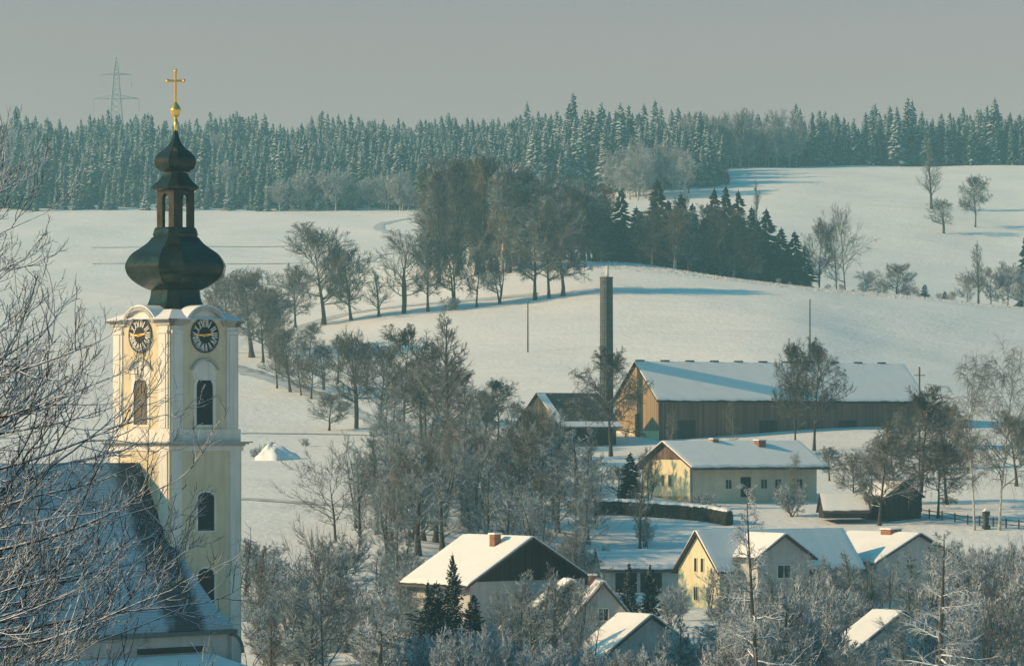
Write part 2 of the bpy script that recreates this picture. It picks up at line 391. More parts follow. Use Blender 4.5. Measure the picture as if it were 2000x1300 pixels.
def grow(r, p, d, L, m, up, wob):
    n = len(p); out = np.zeros((n, m, 3)); out[:, 0] = p; d = d.copy()
    for k in range(1, m):
        d = d+wob*r.standard_normal((n, 3))+np.array([0, 0, 1.])*up
        d /= np.linalg.norm(d, axis=1, keepdims=True)
        p = p+d*(L/(m-1))[:, None]; out[:, k] = p
    return out
def spawn(r, pts, rad, k, t0, t1, ang, angs, tips=False):
    """k children on each parent polyline: start, direction, parent radius there, t"""
    n, m, _ = pts.shape
    t = t0+(t1-t0)*((np.arange(k)+r.random((n, k)))/k)
    if tips: t[:, -1] = 1.0
    a = np.clip(t*(m-1), 0, m-1.001); i = a.astype(int); u = (a-i)[..., None]
    I = np.arange(n)[:, None]
    p = pts[I, i]*(1-u)+pts[I, i+1]*u; tg = pts[I, i+1]-pts[I, i]
    tg /= np.linalg.norm(tg, axis=2, keepdims=True)+1e-9
    rr = rad[I, i]*(1-u[..., 0])+rad[I, i+1]*u[..., 0]
    x = r.standard_normal((n, k, 3)); x -= (x*tg).sum(2, keepdims=True)*tg; x /= np.linalg.norm(x, axis=2, keepdims=True)+1e-9
    an = ang+angs*r.standard_normal((n, k)); 
    if tips: an[:, -1] *= .2
    d = tg*np.cos(an)[..., None]+x*np.sin(an)[..., None]
    return p.reshape(-1, 3), d.reshape(-1, 3), rr.ravel(), t.ravel()
def gen_bare(seed, H, kind='round', n1=16, n2=8, n3=7, n4=4, tw=.02, spread=.42, r0=None):
    r = np.random.default_rng(seed); r0 = r0 or H*.021
    m = 9
    if kind == 'shrub':
        k = 7; az = r.random(k)*6.28; el = np.radians(58+25*r.random(k))
        d = np.stack([np.cos(az)*np.cos(el), np.sin(az)*np.cos(el), np.sin(el)], 1)
        p = np.concatenate([r.standard_normal((k, 2))*H*.05, np.zeros((k, 1))], 1)
        tr = grow(r, p, d, H*(.65+.25*r.random(k)), m, .05, .09); r0 = H*.011
    elif kind in ('multi', 'fork'):
        k = 3 if kind == 'multi' else 2; az = np.arange(k)*6.28/k+r.random()*3
        el = np.radians(80+5*r.random(k)); d = np.stack([np.cos(az)*np.cos(el), np.sin(az)*np.cos(el), np.sin(el)], 1)
        tr = grow(r, np.zeros((k, 3))+d*[.02*H, .02*H, 0], d, H*(.8+.1*r.random(k)), m, .05, .06)
    else:
        wob = {'round': .04, 'pear': .05}.get(kind, .03)
        tr = grow(r, np.zeros((1, 3)), np.array([[.0, .0, 1.]]), np.array([H*(.80 if kind in ('round',) else .93)]), m, .12, wob)
    tt = np.linspace(0, 1, m); k0 = len(tr)
    rad = np.tile(r0*(1-.9*tt**.9), (k0, 1))*(.9+.2*r.random((k0, 1))); rad[:, 0] *= 1.35
    t0 = {'round': .24, 'pear': .3, 'slim': .16, 'birch': .25, 'shrub': .12, 'multi': .25, 'fork': .28, 'block': .1, 'larch': .15}[kind]
    p, d, rr, t = spawn(r, tr, rad, n1 if k0 == 1 else max(5, int(n1*1.2/k0)), t0, 1.0, 1.0, .15)
    tn = (t-t0)/(1-t0); tn = np.clip(tn, 0, 1)
    sz = math.sin
    if kind in ('round', 'multi', 'fork'): Ln = H*spread*(.35+.75*np.sin(np.pi*np.clip(.18+.72*tn, 0, 1)))
    elif kind == 'pear': Ln = H*spread*(.25+.9*np.sin(np.pi*np.clip(.25+.65*tn, 0, 1))**1.0)
    elif kind == 'slim': Ln = H*spread*(1.0-.75*tn)
    elif kind == 'larch': Ln = H*spread*(1.0-.85*tn)
    elif kind == 'block': Ln = H*spread*(.8+.4*np.sin(np.pi*tn))
    elif kind == 'birch': Ln = H*spread*(.45+.8*np.sin(np.pi*np.clip(.2+.65*tn, 0, 1)))
    else: Ln = H*spread*(.8-.3*tn)
    az = np.arctan2(d[:, 1], d[:, 0])
    el = {'round': .35+.75*tn, 'pear': .15+.9*tn, 'slim': .75+.35*tn, 'block': .85+.3*tn, 'birch': .75+.3*tn, 'shrub': .6+.5*tn, 'multi': .3+.8*tn, 'fork': .25+.8*tn, 'larch': -.05+.5*tn}[kind]
    el = el+.15*r.standard_normal(len(t))
    d = np.stack([np.cos(az)*np.cos(el), np.sin(az)*np.cos(el), np.sin(el)], 1)
    Ln = Ln*(.75+.45*r.random(len(Ln)))
    up = {'pear': .02, 'birch': .0, 'larch': .02, 'slim': .08, 'block': .08}.get(kind, .05)
    m1 = 7; L1 = grow(r, p, d, Ln, m1, up, .10)
    R1 = np.minimum(rr*.62, Ln*.03)[:, None]*(1-.82*np.linspace(0, 1, m1))
    m2 = 5; p, d, rr, t = spawn(r, L1, R1, n2, .15, 1., .75, .2, True)
    L2n = np.repeat(Ln, n2)*(.50-.22*t)*(.7+.6*r.random(len(t)))
    up2 = {'birch': -.06, 'pear': .0, 'larch': -.02}.get(kind, .06)
    L2 = grow(r, p, d, L2n, m2, up2, .13); R2 = np.minimum(rr*.6, .05*H*.02+.02*L2n)[:, None]*(1-.75*np.linspace(0, 1, m2))
    m3 = 4; p, d, rr, t = spawn(r, L2, R2, n3, .1, 1., .70, .25, True)
    L3n = np.repeat(L2n, n3)*(.52-.2*t)*(.7+.6*r.random(len(t)))
    up3 = {'birch': -.35, 'pear': -.06, 'larch': -.1}.get(kind, .05)
    if kind == 'birch': L3n *= 1.7
    L3 = grow(r, p, d, L3n, m3, up3, .14); R3 = np.maximum(np.minimum(rr*.6, .02), tw*.7)[:, None]*(1-.5*np.linspace(0, 1, m3))
    parts = [tubes(L1, R1, 5), tubes(L2, np.maximum(R2, tw*.9), 4), tubes(L3, R3, 3)]
    if n4:
        m4 = 3; p, d, rr, t = spawn(r, L3, R3, n4, .1, 1., .7, .3, True)
        L4n = np.repeat(L3n, n4)*(.55-.2*t)*(.7+.7*r.random(len(t)))+H*.006
        L4 = grow(r, p, d, L4n, m4, up3*.8, .12)
        parts.append(tubes(L4, np.full((len(L4), m4), tw*.5)*np.linspace(1.1, .5, m4), 3))
    return tubes(tr, rad, 7), join(parts)
def gen_spruce(seed, H, width, whorls=15, per=9, droop=.30, near=False):
    r = np.random.default_rng(seed)
    V = []; Q = []; b = 0; nb_ = whorls*per
    lump = 1+.35*r.standard_normal(7)
    for w in range(nb_):
            t = ((w+r.random())/nb_)**1.15; z = H*(.04+.94*t); a = w*2.39996+.5*r.standard_normal()
            Rw = width/2*(1-t)**.66*(.85+.3*r.random())*np.interp(t, np.linspace(0,1,7), .8+.2*lump)+.012*H
            L = Rw*(.65+.55*r.random()); zz = z
            c, s = math.cos(a), math.sin(a); hw = L*.24*(.7+.7*r.random())+.08
            dr = droop*(1.1-.9*t)*(.7+.6*r.random())
            def pt(f, side, dz): return (c*L*f-s*side, s*L*f+c*side, zz-dr*L*f**1.3+dz)
            h = .055*L+.012*H
            v = [pt(0,0,h*.7), pt(.5,0,h), pt(1.0,0,0), pt(.55,hw,-h*.9), pt(.55,-hw,-h*.9), pt(.3,0,-h*1.5)]
            V += v; Q += [(b,b+1,b+3,b+3), (b,b+4,b+1,b+1), (b+1,b+2,b+3,b+3), (b+1,b+4,b+2,b+2), (b+5,b+3,b+2,b+2), (b+5,b+2,b+4,b+4)]; b += 6
    tris = np.array([q[:3] for q in Q])
    V = np.array(V)
    tip = np.array([[0,0,H*1.02],[.035*width,0,H*.9],[-.02*width,.03*width,H*.9],[-.02*width,-.03*width,H*.9]])
    tris = np.concatenate([tris, np.array([[0,1,2],[0,2,3],[0,3,1]])+len(V)]); V = np.concatenate([V, tip])
    return V, tris
def gen_spruce_near(seed, H, width, n=230):
    """garden spruce: drooping boughs with side twigs, irregular outline"""
    r = np.random.default_rng(seed); B = []; Rb = []; side = 1+.30*np.sin(np.arange(8)*2.1+r.random()*6)
    for w in range(n):
        t = ((w+r.random())/n)**1.05; z = H*(.03+.95*t); a = w*2.39996+.5*r.standard_normal()
        Rw = width/2*(1-t)**.85*side[int(a/6.283*8) % 8]+.10
        L = Rw*(.55+.6*r.random()); e = -.30+.75*t
        k = np.linspace(0, 1, 5); zz = z+L*(e*k+.22*k*k)
        B.append(np.stack([np.cos(a+.15*k)*L*k, np.sin(a+.15*k)*L*k, zz], 1)); Rb.append(.012*(1-.7*k)+.006)
    B = np.array(B); Rb = np.array(Rb)
    p, d, rr, t = spawn(r, B, Rb, 13, .12, 1., .75, .2, True); d[:, 2] *= .5; d[:, 2] -= .18; d /= np.linalg.norm(d, axis=1, keepdims=True)
    Ll = np.linalg.norm(B[:, -1]-B[:, 0], axis=1)
    L2 = np.repeat(Ll, 13)*(.40-.2*t)*(.6+.7*r.random(len(t)))+.06
    T = grow(r, p, d, L2, 3, -.08, .10)
    rad = (.055*L2+.022)[:, None]*np.array([.8, 1.0, .3])
    top = grow(r, np.array([[0,0,H*.9]]), np.array([[0,0,1.]]), np.array([H*.12]), 4, .1, .03)
    return join([tubes(B, Rb, 4), tubes(T, rad, 4), tubes(top, np.array([[.05,.04,.03,.01]]), 5)])

class Proto:
    def __init__(s, trunk, crown, mt, mc, H, wid):
        s.H, s.w = H, wid
        def me(nm, vq, m):
            o = mesh(nm, vq[0], vq[1], m, None, nm == 'trunk'); d = o.data; bpy.data.objects.remove(o); return d
        s.t = me('trunk', trunk, mt); s.c = me('crown', crown, mc)
def envelope(v, H, rx, zc, rz):
    c = np.array([0, 0, H*zc]); Rr = np.array([H*rx, H*rx, H*rz]); q = (v-c)/Rr; n = np.linalg.norm(q, axis=1, keepdims=True)+1e-9
    az = np.arctan2(q[:, 1:2], q[:, 0:1]); s = H*7.3+rx*31            # a lumpy outline, not a ball
    lump = 1+.15*np.sin(2*az+s)*np.sin(3.1*q[:, 2:3]+s*.7)+.12*np.sin(5*az+4.3*q[:, 2:3]+s*1.9)+.08*np.sin(9*az-7*q[:, 2:3]+s)
    n = n/lump; n2 = np.where(n > .78, .78+.42*np.tanh((n-.78)/.42), n); return c+q*(n2/n)*Rr
ENV = {'round': (.42, .60, .43), 'pear': (.36, .60, .42), 'multi': (.38, .58, .44), 'fork': (.36, .60, .43), 'block': (.24, .53, .50)}
def proto_bare(seed, H, kind, mt='bark', mc='twig', env=True, **k):
    t, c = gen_bare(seed, H, kind, **k)
    if env and kind in ENV: c = (envelope(c[0], H, *ENV[kind]), c[1]); t = (envelope(t[0], H, .5, .5, .52), t[1])
    
    rr = np.sqrt(c[0][:, 0]**2+c[0][:, 1]**2); w = 2*float(np.percentile(rr, 96)); top = float(np.percentile(c[0][:, 2], 99.6))
    return Proto(t, c, M[mt], M[mc], top, w)
def proto_spruce(seed, mc, H=22., width=6.5, near=False, **k):
    tp = np.zeros((1, 6, 3)); tp[0, :, 2] = np.linspace(0, H*.8, 6)
    t = tubes(tp, np.linspace(H*.012, .04, 6)[None], 6)
    c = gen_spruce_near(seed, H, width, **k) if near else gen_spruce(seed, H, width, **k)
    return Proto(t, c, M['bark'], M[mc], H*1.02, width)
BR = {
 'round': [proto_bare(s, 14., 'round', n1=22, n2=9, n3=8, n4=5, tw=.036) for s in (1, 2, 3)],
 'dark':  [proto_bare(s, 14., 'pear', 'bark', 'twig_dark', n1=22, n2=9, n3=8, n4=5, tw=.040, spread=.44) for s in (11, 12, 13)],
 'multi': [proto_bare(s, 14., 'multi', 'bark', 'twig', n1=20, n2=8, n3=7, n4=3, tw=.034) for s in (21, 22)],
 'fork':  [proto_bare(s, 14., 'fork', 'bark', 'twig_dark', n1=20, n2=8, n3=7, n4=3, tw=.034) for s in (26, 27)],
 'slim':  [proto_bare(s, 16., 'slim', 'bark', 'twig', n1=28, n2=7, n3=6, n4=2, tw=.030, spread=.30) for s in (31, 32)],
 'thin':  [proto_bare(s, 11., 'slim', 'bark', 'twig_grey', n1=26, n2=6, n3=5, n4=3, tw=.026, spread=.28) for s in (36, 37)]+[proto_bare(s, 11., 'multi', 'bark', 'twig_grey', n1=18, n2=7, n3=6, n4=3, tw=.026, env=False, spread=.3) for s in (38, 39)],
 'block': [proto_bare(s, 20., 'block', 'birch' if s == 42 else 'bark', {41: 'twig_brown', 42: 'twig_light', 43: 'twig_grey', 44: 'twig_dark'}[s], n1=34, n2=8, n3=7, n4=3, tw=.046, spread=.23) for s in (41, 42, 43, 44)],
 'frost': [proto_bare(s, 14., 'round', 'twig_frost', 'twig_frost', n1=18, n2=9, n3=7, n4=4, tw=.06) for s in (51, 52)],
 'birch': [proto_bare(s, 18., 'birch', 'birch', 'birch_twig', n1=24, n2=7, n3=6, n4=3, tw=.022, spread=.21, r0=.2) for s in (61, 62)],
 'shrub': [proto_bare(s, 5., 'shrub', 'bark', 'twig_frost2', n1=44, n2=7, n3=6, n4=3, tw=.022, spread=.40) for s in (71, 72)],
 'snowshrub': [proto_bare(s, 5., 'shrub', 'twig_snow', 'twig_snow', n1=44, n2=7, n3=6, n4=3, tw=.030, spread=.42) for s in (76, 77)],
 'larch': [proto_bare(s, 18., 'larch', 'bark', 'twig_snow', n1=42, n2=8, n3=4, n4=2, tw=.026, spread=.25, r0=.30) for s in (81, 82)],
 'open':  [proto_bare(s, 14., 'round', 'bark', 'twig_dark', n1=14, n2=7, n3=6, n4=3, tw=.026, spread=.48, r0=.24, env=False) for s in (91, 92)],
 'spruce': [proto_spruce(100+s, 'needles' if s % 2 else 'needles_snowy', 22., [7.8,9.6,8.6,10.4,8.8,7.4,9.8,8.4][s], whorls=15, per=9, droop=[.3,.5,.4,.6,.45,.35,.55,.5][s]) for s in range(8)],
 'darkspruce': [proto_spruce(120+s, 'needles_dark', 22., 7.2, whorls=16, per=10, droop=.26) for s in range(3)],
 'garden': [proto_spruce(130+s, 'needles_near', 8., 4.4, near=True) for s in range(2)],
}
NAMES = {'spruce': 'spruce_tree', 'darkspruce': 'spruce_tree', 'garden': 'spruce_tree', 'birch': 'birch_tree', 'shrub': 'shrub', 'snowshrub': 'shrub', 'larch': 'larch_tree', 'dark': 'pear_tree', 'frost': 'frosted_tree'}
count = {}
def tree(kind, pos, H, wid=None, label='', group=None, cat=None, var=None, rz=None, sink=.15):
    k = count.get(kind, 0); count[kind] = k+1
    if wid and kind in ('round', 'dark', 'fork', 'multi'): wid *= 1.2
    pr = BR[kind][(k if var is None else var) % len(BR[kind])]
    nm = NAMES.get(kind, 'bare_tree')
    root = thing(nm, (pos[0], pos[1], pos[2]-sink), rnd.random()*6.28 if rz is None else rz, label, cat or ('shrub' if nm == 'shrub' else 'tree'), group)
    sz = H/pr.H; sw = (wid/pr.w if wid else sz)
    root.scale = (sw, sw, sz)
    for n_, d in (('trunk', pr.t), ('crown', pr.c)):
        o = bpy.data.objects.new(n_, d); C.objects.link(o); o.parent = root
    return root
def tree_px(kind, px, py, top, wpx, label='', group=None, Y=None, **k):
    p = at(px, Y) if Y else hit(px, py)
    ztop = (YH-top)/F*p.y
    return tree(kind, p, ztop-p.z, wpx/F*p.y, label, group, **k)

# ------------------------------------------------------------------ the church
Yt = 270.0
tx = (343-1000)/F*Yt
def zp(py, Y=267.0): return (YH-py)/F*Y
church = thing('church', (tx, Yt, -20.6), R(45), 'yellow and white baroque church with onion domed clock tower and steep blue-grey nave roof', 'church')
B0 = 20.6                                 # local z of the eye level
def face(k):
    n = [(0,-1),(1,0),(0,1),(-1,0)][k]; t = (-n[1], n[0])
    return lambda a, b, d: (n[0]*d+t[0]*a, n[1]*d+t[1]*a, b)
Zl = B0+zp(868); Zt = B0+zp(629)          # top of the lower stage, eaves of the upper stage
h1, h2 = 3.5, 3.34
b = MB(); b.box(-h1,h1,-h1,h1,0,Zl); b.box(-h2,h2,-h2,h2,Zl,Zt+.05); b.build('tower_wall', M['plaster'], church)
for k in range(4):
    f = face(k)
    for s in (-1, 1):
        b = MB(); lo, hi = sorted((s*(h1-.95), s*(h1+.07))) if False else sorted((s*(h1-1.15), s*(h1-.18)))
        b.prism([(lo,.0),(hi,.0),(hi,Zl-.45),(lo,Zl-.45)], f, h1-.1, h1+.09)
        b.build('pilaster', M['white'], church)
        lo, hi = sorted((s*(h2-1.2), s*(h2-.14))); b = MB()
        b.prism([(lo,Zl+1.15),(hi,Zl+1.15),(hi,Zt-.3),(lo,Zt-.3)], f, h2-.1, h2+.09)
        lo, hi = sorted((s*(h2-.95), s*(h2-.34)))
        b.prism([(lo,Zl+1.25),(hi,Zl+1.25),(hi,Zt-.9),(lo,Zt-.9)], f, h2, h2+.15)
        lo, hi = sorted((s*(h2-1.25), s*(h2-.10)))
        b.prism([(lo,Zt-.85),(hi,Zt-.85),(hi,Zt-.62),(lo,Zt-.62)], f, h2, h2+.2)
        b.build('pilaster', M['white'], church)
b = MB()                                   # frieze under the string course, base of the upper stage
b.box(-h1-.12,h1+.12,-h1-.12,h1+.12,Zl-.46,Zl-.1); b.box(-h2-.13,h2+.13,-h2-.13,h2+.13,Zl+.2,Zl+1.16)
b.build('frieze', M['white'], church)
def moulding(b, h, z, steps):
    for e, z0, z1 in steps: b.box(-h-e,h+e,-h-e,h+e,z+z0,z+z1)
b = MB(); moulding(b, h1, Zl, [(.22,-.1,.03),(.42,.03,.13),(.62,.13,.24)]); b.build('cornice', M['stone'], church)
def arc(r, a0, a1, n, cx=0, cz=0, sq=1.0): return [(cx+r*math.cos(R(a0+(a1-a0)*i/n)), cz+sq*r*math.sin(R(a0+(a1-a0)*i/n))) for i in range(n+1)]
def arch_poly(w, z0, z1, rise=None, n=10):
    """arched opening: ccw outline with half width w from z0 to z1"""
    rise = w if rise is None else rise
    return [(-w,z0),(w,z0)]+[(w*math.cos(math.pi*i/n), z1-rise+rise*math.sin(math.pi*i/n)) for i in range(n+1)]
def window(k, h, w, z0, z1, rise, name='window', frame=.22, pm='dark', out=.07):
    f = face(k); o = arch_poly(w+frame, z0-frame*.7, z1+frame, rise+frame*.6); i = arch_poly(w, z0, z1, rise)
    b = MB(); b.band(o, i, f, h-.05, h+out, True); wo = b.build(name, M['white'], church)
    b = MB(); b.prism(i, f, h-.02, h+.015); b.build('pane', M[pm], wo)
    return wo
for k, pm in ((0, 'dark'), (3, 'louver')):
    window(k, h2, .80, B0+zp(829), B0+zp(735), .80, frame=.26, pm=pm)
window(0, h1, .80, B0+zp(1036), B0+zp(961), .42, frame=.17)
window(0, h1, .80, B0+zp(1184), B0+zp(1110), .42, frame=.17)
zc = B0+zp(654)                            # clock centre
def roman(b, f, ang, s, d0, d1, r0, r1):
    """strokes of one numeral between radii r0 and r1, around the dial"""
    w = {'I': .16, 'V': .34, 'X': .34}; tot = sum(w[c] for c in s); x = -tot/2
    ca, sa = math.cos(ang), math.sin(ang)
    def st(x0, x1, th):
        pts = []
        for (x, r) in ((x0-th, r0), (x0+th, r0), (x1+th, r1), (x1-th, r1)):
            pts.append((r*sa+x*ca, zc+r*ca-x*sa))
        b.prism(pts[::-1] if (pts[1][0]-pts[0][0])*(pts[2][1]-pts[0][1])-(pts[2][0]-pts[0][0])*(pts[1][1]-pts[0][1]) < 0 else pts, f, d0, d1)
    for c in s:
        m = x+w[c]/2
        if c == 'I': st(m, m, .045)
        elif c == 'V': st(m, m-.10, .045); st(m, m+.10, .025)
        else: st(m-.10, m+.10, .045); st(m+.10, m-.10, .025)
        x += w[c]
for k in range(4):
    f = face(k); Rg = 2.02
    a0 = math.degrees(math.asin((Zt-zc)/Rg))
    pg = arc(Rg-.16, a0, 180-a0, 18, 0, zc)
    b = MB(); b.prism([(pg[-1][0], Zt), (pg[0][0], Zt)]+pg[1:-1], f, h2-1.9, h2+.04)
    ga = b.build('clock_gable', M['white'], church)
    b = MB(); b.band(arc(Rg+.14, a0, 180-a0, 18, 0, zc), arc(Rg-.16, a0, 180-a0, 18, 0, zc), f, h2-1.7, h2+.34)
    b.build('arched_cornice', M['stone'], ga)
    b = MB(); b.band(arc(Rg+.24, a0+2, 178-a0, 18, 0, zc), arc(Rg+.13, a0+2, 178-a0, 18, 0, zc), f, h2-1.6, h2+.26)
    b.build('snow_cap', M['snowcap'], ga)
    cx = Rg*math.cos(R(a0))
    for s in (-1, 1):
        b = MB(); lo, hi = sorted((s*cx, s*(h2+.16)))
        b.prism([(lo,Zt-.26),(hi,Zt-.26),(hi,Zt),(lo,Zt)], f, h2-.4, h2+.16+.002*k)
        lo, hi = sorted((s*cx, s*(h2+.34)))
        b.prism([(lo,Zt),(hi,Zt),(hi,Zt+.13),(lo,Zt+.13)], f, h2-.4, h2+.34+.002*k)
        if k in (0, 3):
            lo, hi = sorted((s*cx, s*(h2+.62))); b.prism([(lo,Zt+.13),(hi,Zt+.13),(hi,Zt+.2),(lo,Zt+.2)], f, h2-.4, h2+.62+.002*k)
        b.build('cornice', M['stone'], church)
    if k in (0, 3):
        b = MB(); b.prism(arc(1.28, 0, 345, 23, 0, zc), f, h2, h2+.10); ck = b.build('clock', M['dial'], church)
        b = MB()
        for i, s in enumerate(['XII','I','II','III','IV','V','VI','VII','VIII','IX','X','XI']): roman(b, f, R(30*i), s, h2+.10, h2+.125, .62, 1.18)
        b.build('numerals', M['white'], ck)
        b = MB(); b.band(arc(1.34, 0, 345, 23, 0, zc), arc(1.26, 0, 345, 23, 0, zc), f, h2, h2+.14, True); b.build('dial_ring', M['sheet'], ck)
        for ang, L, w in ((R(270), 1.05, .075), (R(82), .72, .10)):
            ca, sa = math.cos(ang), math.sin(ang)
            pts = [(-sa*.25+ca*w, zc-ca*.25-sa*w), (-sa*.25-ca*w, zc-ca*.25+sa*w), (sa*L-ca*w*.5, zc+ca*L+sa*w*.5), (sa*L+ca*w*.5, zc+ca*L-sa*w*.5)]
            b = MB(); b.prism(pts[::-1], f, h2+.14, h2+.17); b.build('hand', M['gold'], ck)
        # eyebrow moulding with its white panel over the belfry window
        ze = B0+zp(725); b = MB()
        b.band(arc(1.55, 28, 152, 12, 0, ze-.55), arc(1.38, 28, 152, 12, 0, ze-.55), f, h2, h2+.24)
        ob = b.build('hood_mould', M['stone'], church)
        pg2 = arc(1.37, 28, 152, 12, 0, ze-.55)
        b = MB(); b.prism([(-1.02, B0+zp(742)),(1.02, B0+zp(742))]+pg2, f, h2, h2+.05); b.build('panel', M['white'], ob)
# onion roof: eight sided, narrow facets at the corners
kk = .46
def ring(Rp, z):
    r = .881*Rp; s2 = Rp/.937/2; c = [(r,-s2),(r,s2),(s2,r),(-s2,r),(-r,s2),(-r,-s2),(-s2,-r),(s2,-r)]
    return [(x, y, z) for x, y in c]
def loft(prof, dense=True, cap=True):
    p = prof
    if dense:
        zs = np.array([a[0] for a in p]); rs = np.array([a[1] for a in p]); order = np.argsort(zs); q_ = np.linspace(zs.min(), zs.max(), len(p)*3)
        rr = pchip(zs[order].astype(float), rs[order].astype(float), q_); p = list(zip(q_, rr))
    v = []; f = []
    for z, r in p: v += ring(r, z)
    for k in range(len(p)-1):
        for i in range(8):
            j = (i+1) % 8; f.append((k*8+i, k*8+j, (k+1)*8+j, (k+1)*8+i))
    if cap: f += [tuple(range(7,-1,-1)), tuple(range((len(p)-1)*8, len(p)*8))]
    return v, f
def pz(lst, Y=Yt): return [(B0+(YH-py)/F*Y, r*Yt/F) for py, r in lst]
b = MB(); v0 = [(-h2-.5,-h2-.5,Zt+.21),(h2+.5,-h2-.5,Zt+.21),(h2+.5,h2+.5,Zt+.21),(-h2-.5,h2+.5,Zt+.21)]; zz = B0+zp(606, Yt); rr = 2.1
v0 += [(-rr,-rr,zz),(rr,-rr,zz),(rr,rr,zz),(-rr,rr,zz)]
b.add(v0, [(3,2,1,0),(4,5,6,7),(0,1,5,4),(1,2,6,5),(2,3,7,6),(3,0,4,7)]); b.build('skirt_roof', M['snowcap'], church)
v, f = loft(pz([(622,72),(612,65),(602,58),(590,51.5),(578,48),(567,47)])); on = mesh('onion_dome', v, f, M['copper'], church)
b = MB(); v, f = loft(pz([(566.5,51),(564,57),(556,72),(545,86),(533,94),(521,96.5),(508,92),(496,83),(484,66),(474,53),(464,45)])); b.add(v, f)
b.build('bulb', M['copper'], on)
b = MB(); v, f = loft(pz([(464,42),(458,43.5),(457.9,43.5),(454,42),(449,41),(445,38.5)]), False); b.add(v, f); b.build('lantern_base', M['copper'], church)
# open lantern: four angle piers, arches between
zl0, zl1 = B0+zp(446, Yt), B0+zp(372, Yt); hl = 1.0; lw = .37
la = MB()
for sx_ in (-1, 1):
    for sy_ in (-1, 1):
        x0, x1 = sorted((sx_*lw, sx_*hl)); y0, y1 = sorted((sy_*(hl-.22), sy_*hl)); la.box(x0,x1,y0,y1,zl0,zl1)
        x0, x1 = sorted((sx_*(hl-.22), sx_*hl*.998)); y0, y1 = sorted((sy_*lw, sy_*(hl-.22))); la.box(x0,x1,y0,y1,zl0,zl1-.001)
for k in range(4):
    f = face(k); zs = zl1-.52; w = lw-.001
    top = [(w*math.cos(math.pi*i/8), zs-.1+w*math.sin(math.pi*i/8)) for i in range(9)]
    la.band([(a, zl1-.003) for a, _ in top], top, f, hl-.215, hl-.004)
    la.prism([(-w,zl0-.3),(w,zl0-.3),(w,zl0+.02),(-w,zl0+.02)], f, hl-.3, hl+.05)
la.build('lantern', M['copper'], church)
v, f = loft(pz([(373,40),(370,46),(366,47),(365.5,46),(357,36),(350,30),(344,26),(338,24)]), False); up = mesh('lantern_roof', v, f, M['copper'], church)
v, f = loft(pz([(337,26),(334,30),(328,37),(320,40.5),(314,41),(306,38),(298,30),(290,20),(282,13),(272,8),(262,5.5),(254,3.5)])); mesh('small_onion', v, f, M['copper'], up)
b = MB(); z = lambda py: B0+(YH-py)/F*Yt
b.bar((0,0,z(262)),(0,0,z(229)),.15,8,.12); b.lathe([(.12,z(230)),(.26,z(227)),(.37,z(221)),(.39,z(217)),(.42,z(216)),(.42,z(214)),(.39,z(213)),(.31,z(207)),(.16,z(203)),(.1,z(200))],14)
b.build('finial_ball', M['gold'], church, True)
b = MB(); ca = R(-45); cdx, cdy = math.cos(ca), math.sin(ca)
def cb(a, zz, w): return (a*cdx, a*cdy, zz)
b.bar((0,0,z(203)),(0,0,z(139)),.105,6); b.bar(cb(-.60,z(158),0),cb(.60,z(158),0),.10,6)
for a, zz in ((-.62,z(158)),(.62,z(158)),(0,z(138.5))):
    b.lathe([(.05,zz-.14),(.14,zz-.06),(.14,zz+.06),(.05,zz+.14)],8,a*cdx,a*cdy)
b.build('cross', M['gold'], church)
# nave: ridge meets the middle of the sunny face; local -x is along the ridge towards the viewer's left
zr = B0-2.02; pit = math.tan(R(60)); xe = -h1
hw = 6.85; ze = zr-hw*pit; e1 = 3.3
def rp(x, d, up=0.0): return (x, -d, zr-d*pit+up)
b = MB(); L0 = -42.0
# slope towards the viewer, flared at the eaves, its end running on past the tower corner
A = [rp(L0,0), rp(xe,0), rp(xe,3.55), rp(xe+.75,3.55), rp(xe+1.3,5.0), rp(xe+2.2,6.0), rp(xe+e1,hw), rp(L0,hw)]
n = len(A); low = [(x,y,zz-.45) for x,y,zz in A]
b.add(A+low, [tuple(range(n-1,-1,-1)), tuple(range(n,2*n))]+[(i,(i+1)%n,n+(i+1)%n,n+i) for i in range(n)])
b.add([(L0,0,zr),(xe,0,zr),(xe,hw,ze),(L0,hw,ze),(L0,0,zr-.4),(xe,0,zr-.4),(xe,hw,ze-.4),(L0,hw,ze-.4)], [(0,1,2,3),(7,6,5,4),(1,5,6,2),(0,3,7,4),(3,2,6,7)])
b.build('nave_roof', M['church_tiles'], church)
b = MB()                                   # end slope of the roof beside the tower
p1, p2, p3, p4 = rp(xe+.75,3.55,-.02), rp(xe+1.3,5.0,-.02), rp(xe+2.2,6.0,-.02), rp(xe+e1,hw,-.02)
q1, q4 = (xe+.9,-3.52,zr-3.55*pit-.6), (xe+e1+.6,-3.52,ze-.02)
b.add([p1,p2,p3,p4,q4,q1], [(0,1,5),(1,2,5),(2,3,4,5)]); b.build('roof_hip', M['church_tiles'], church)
b = MB(); b.box(L0,xe+e1-.1,-hw+.35,-3.52,0,ze-.6); b.box(L0,xe-.01,-3.52,hw-.4,0,ze-.6)
b.prism([(-hw+.4,ze-.6),(hw-.4,ze-.6),(0,zr-.9)], lambda a,bb,d: (d,a,bb), L0, xe-.02); b.build('nave_wall', M['grey_plaster'], church)
b = MB(); b.box(L0,xe+e1+.25,-hw-.25,-hw+.34,ze-.75,ze-.42); b.box(xe+e1-.1,xe+e1+.24,-hw+.34,-3.6,ze-.75,ze-.42); b.build('cornice', M['sheet'], church)
b = MB(); pts = arc(1.15, 0, 90, 8)        # rounded gable shoulder at the end of the eaves
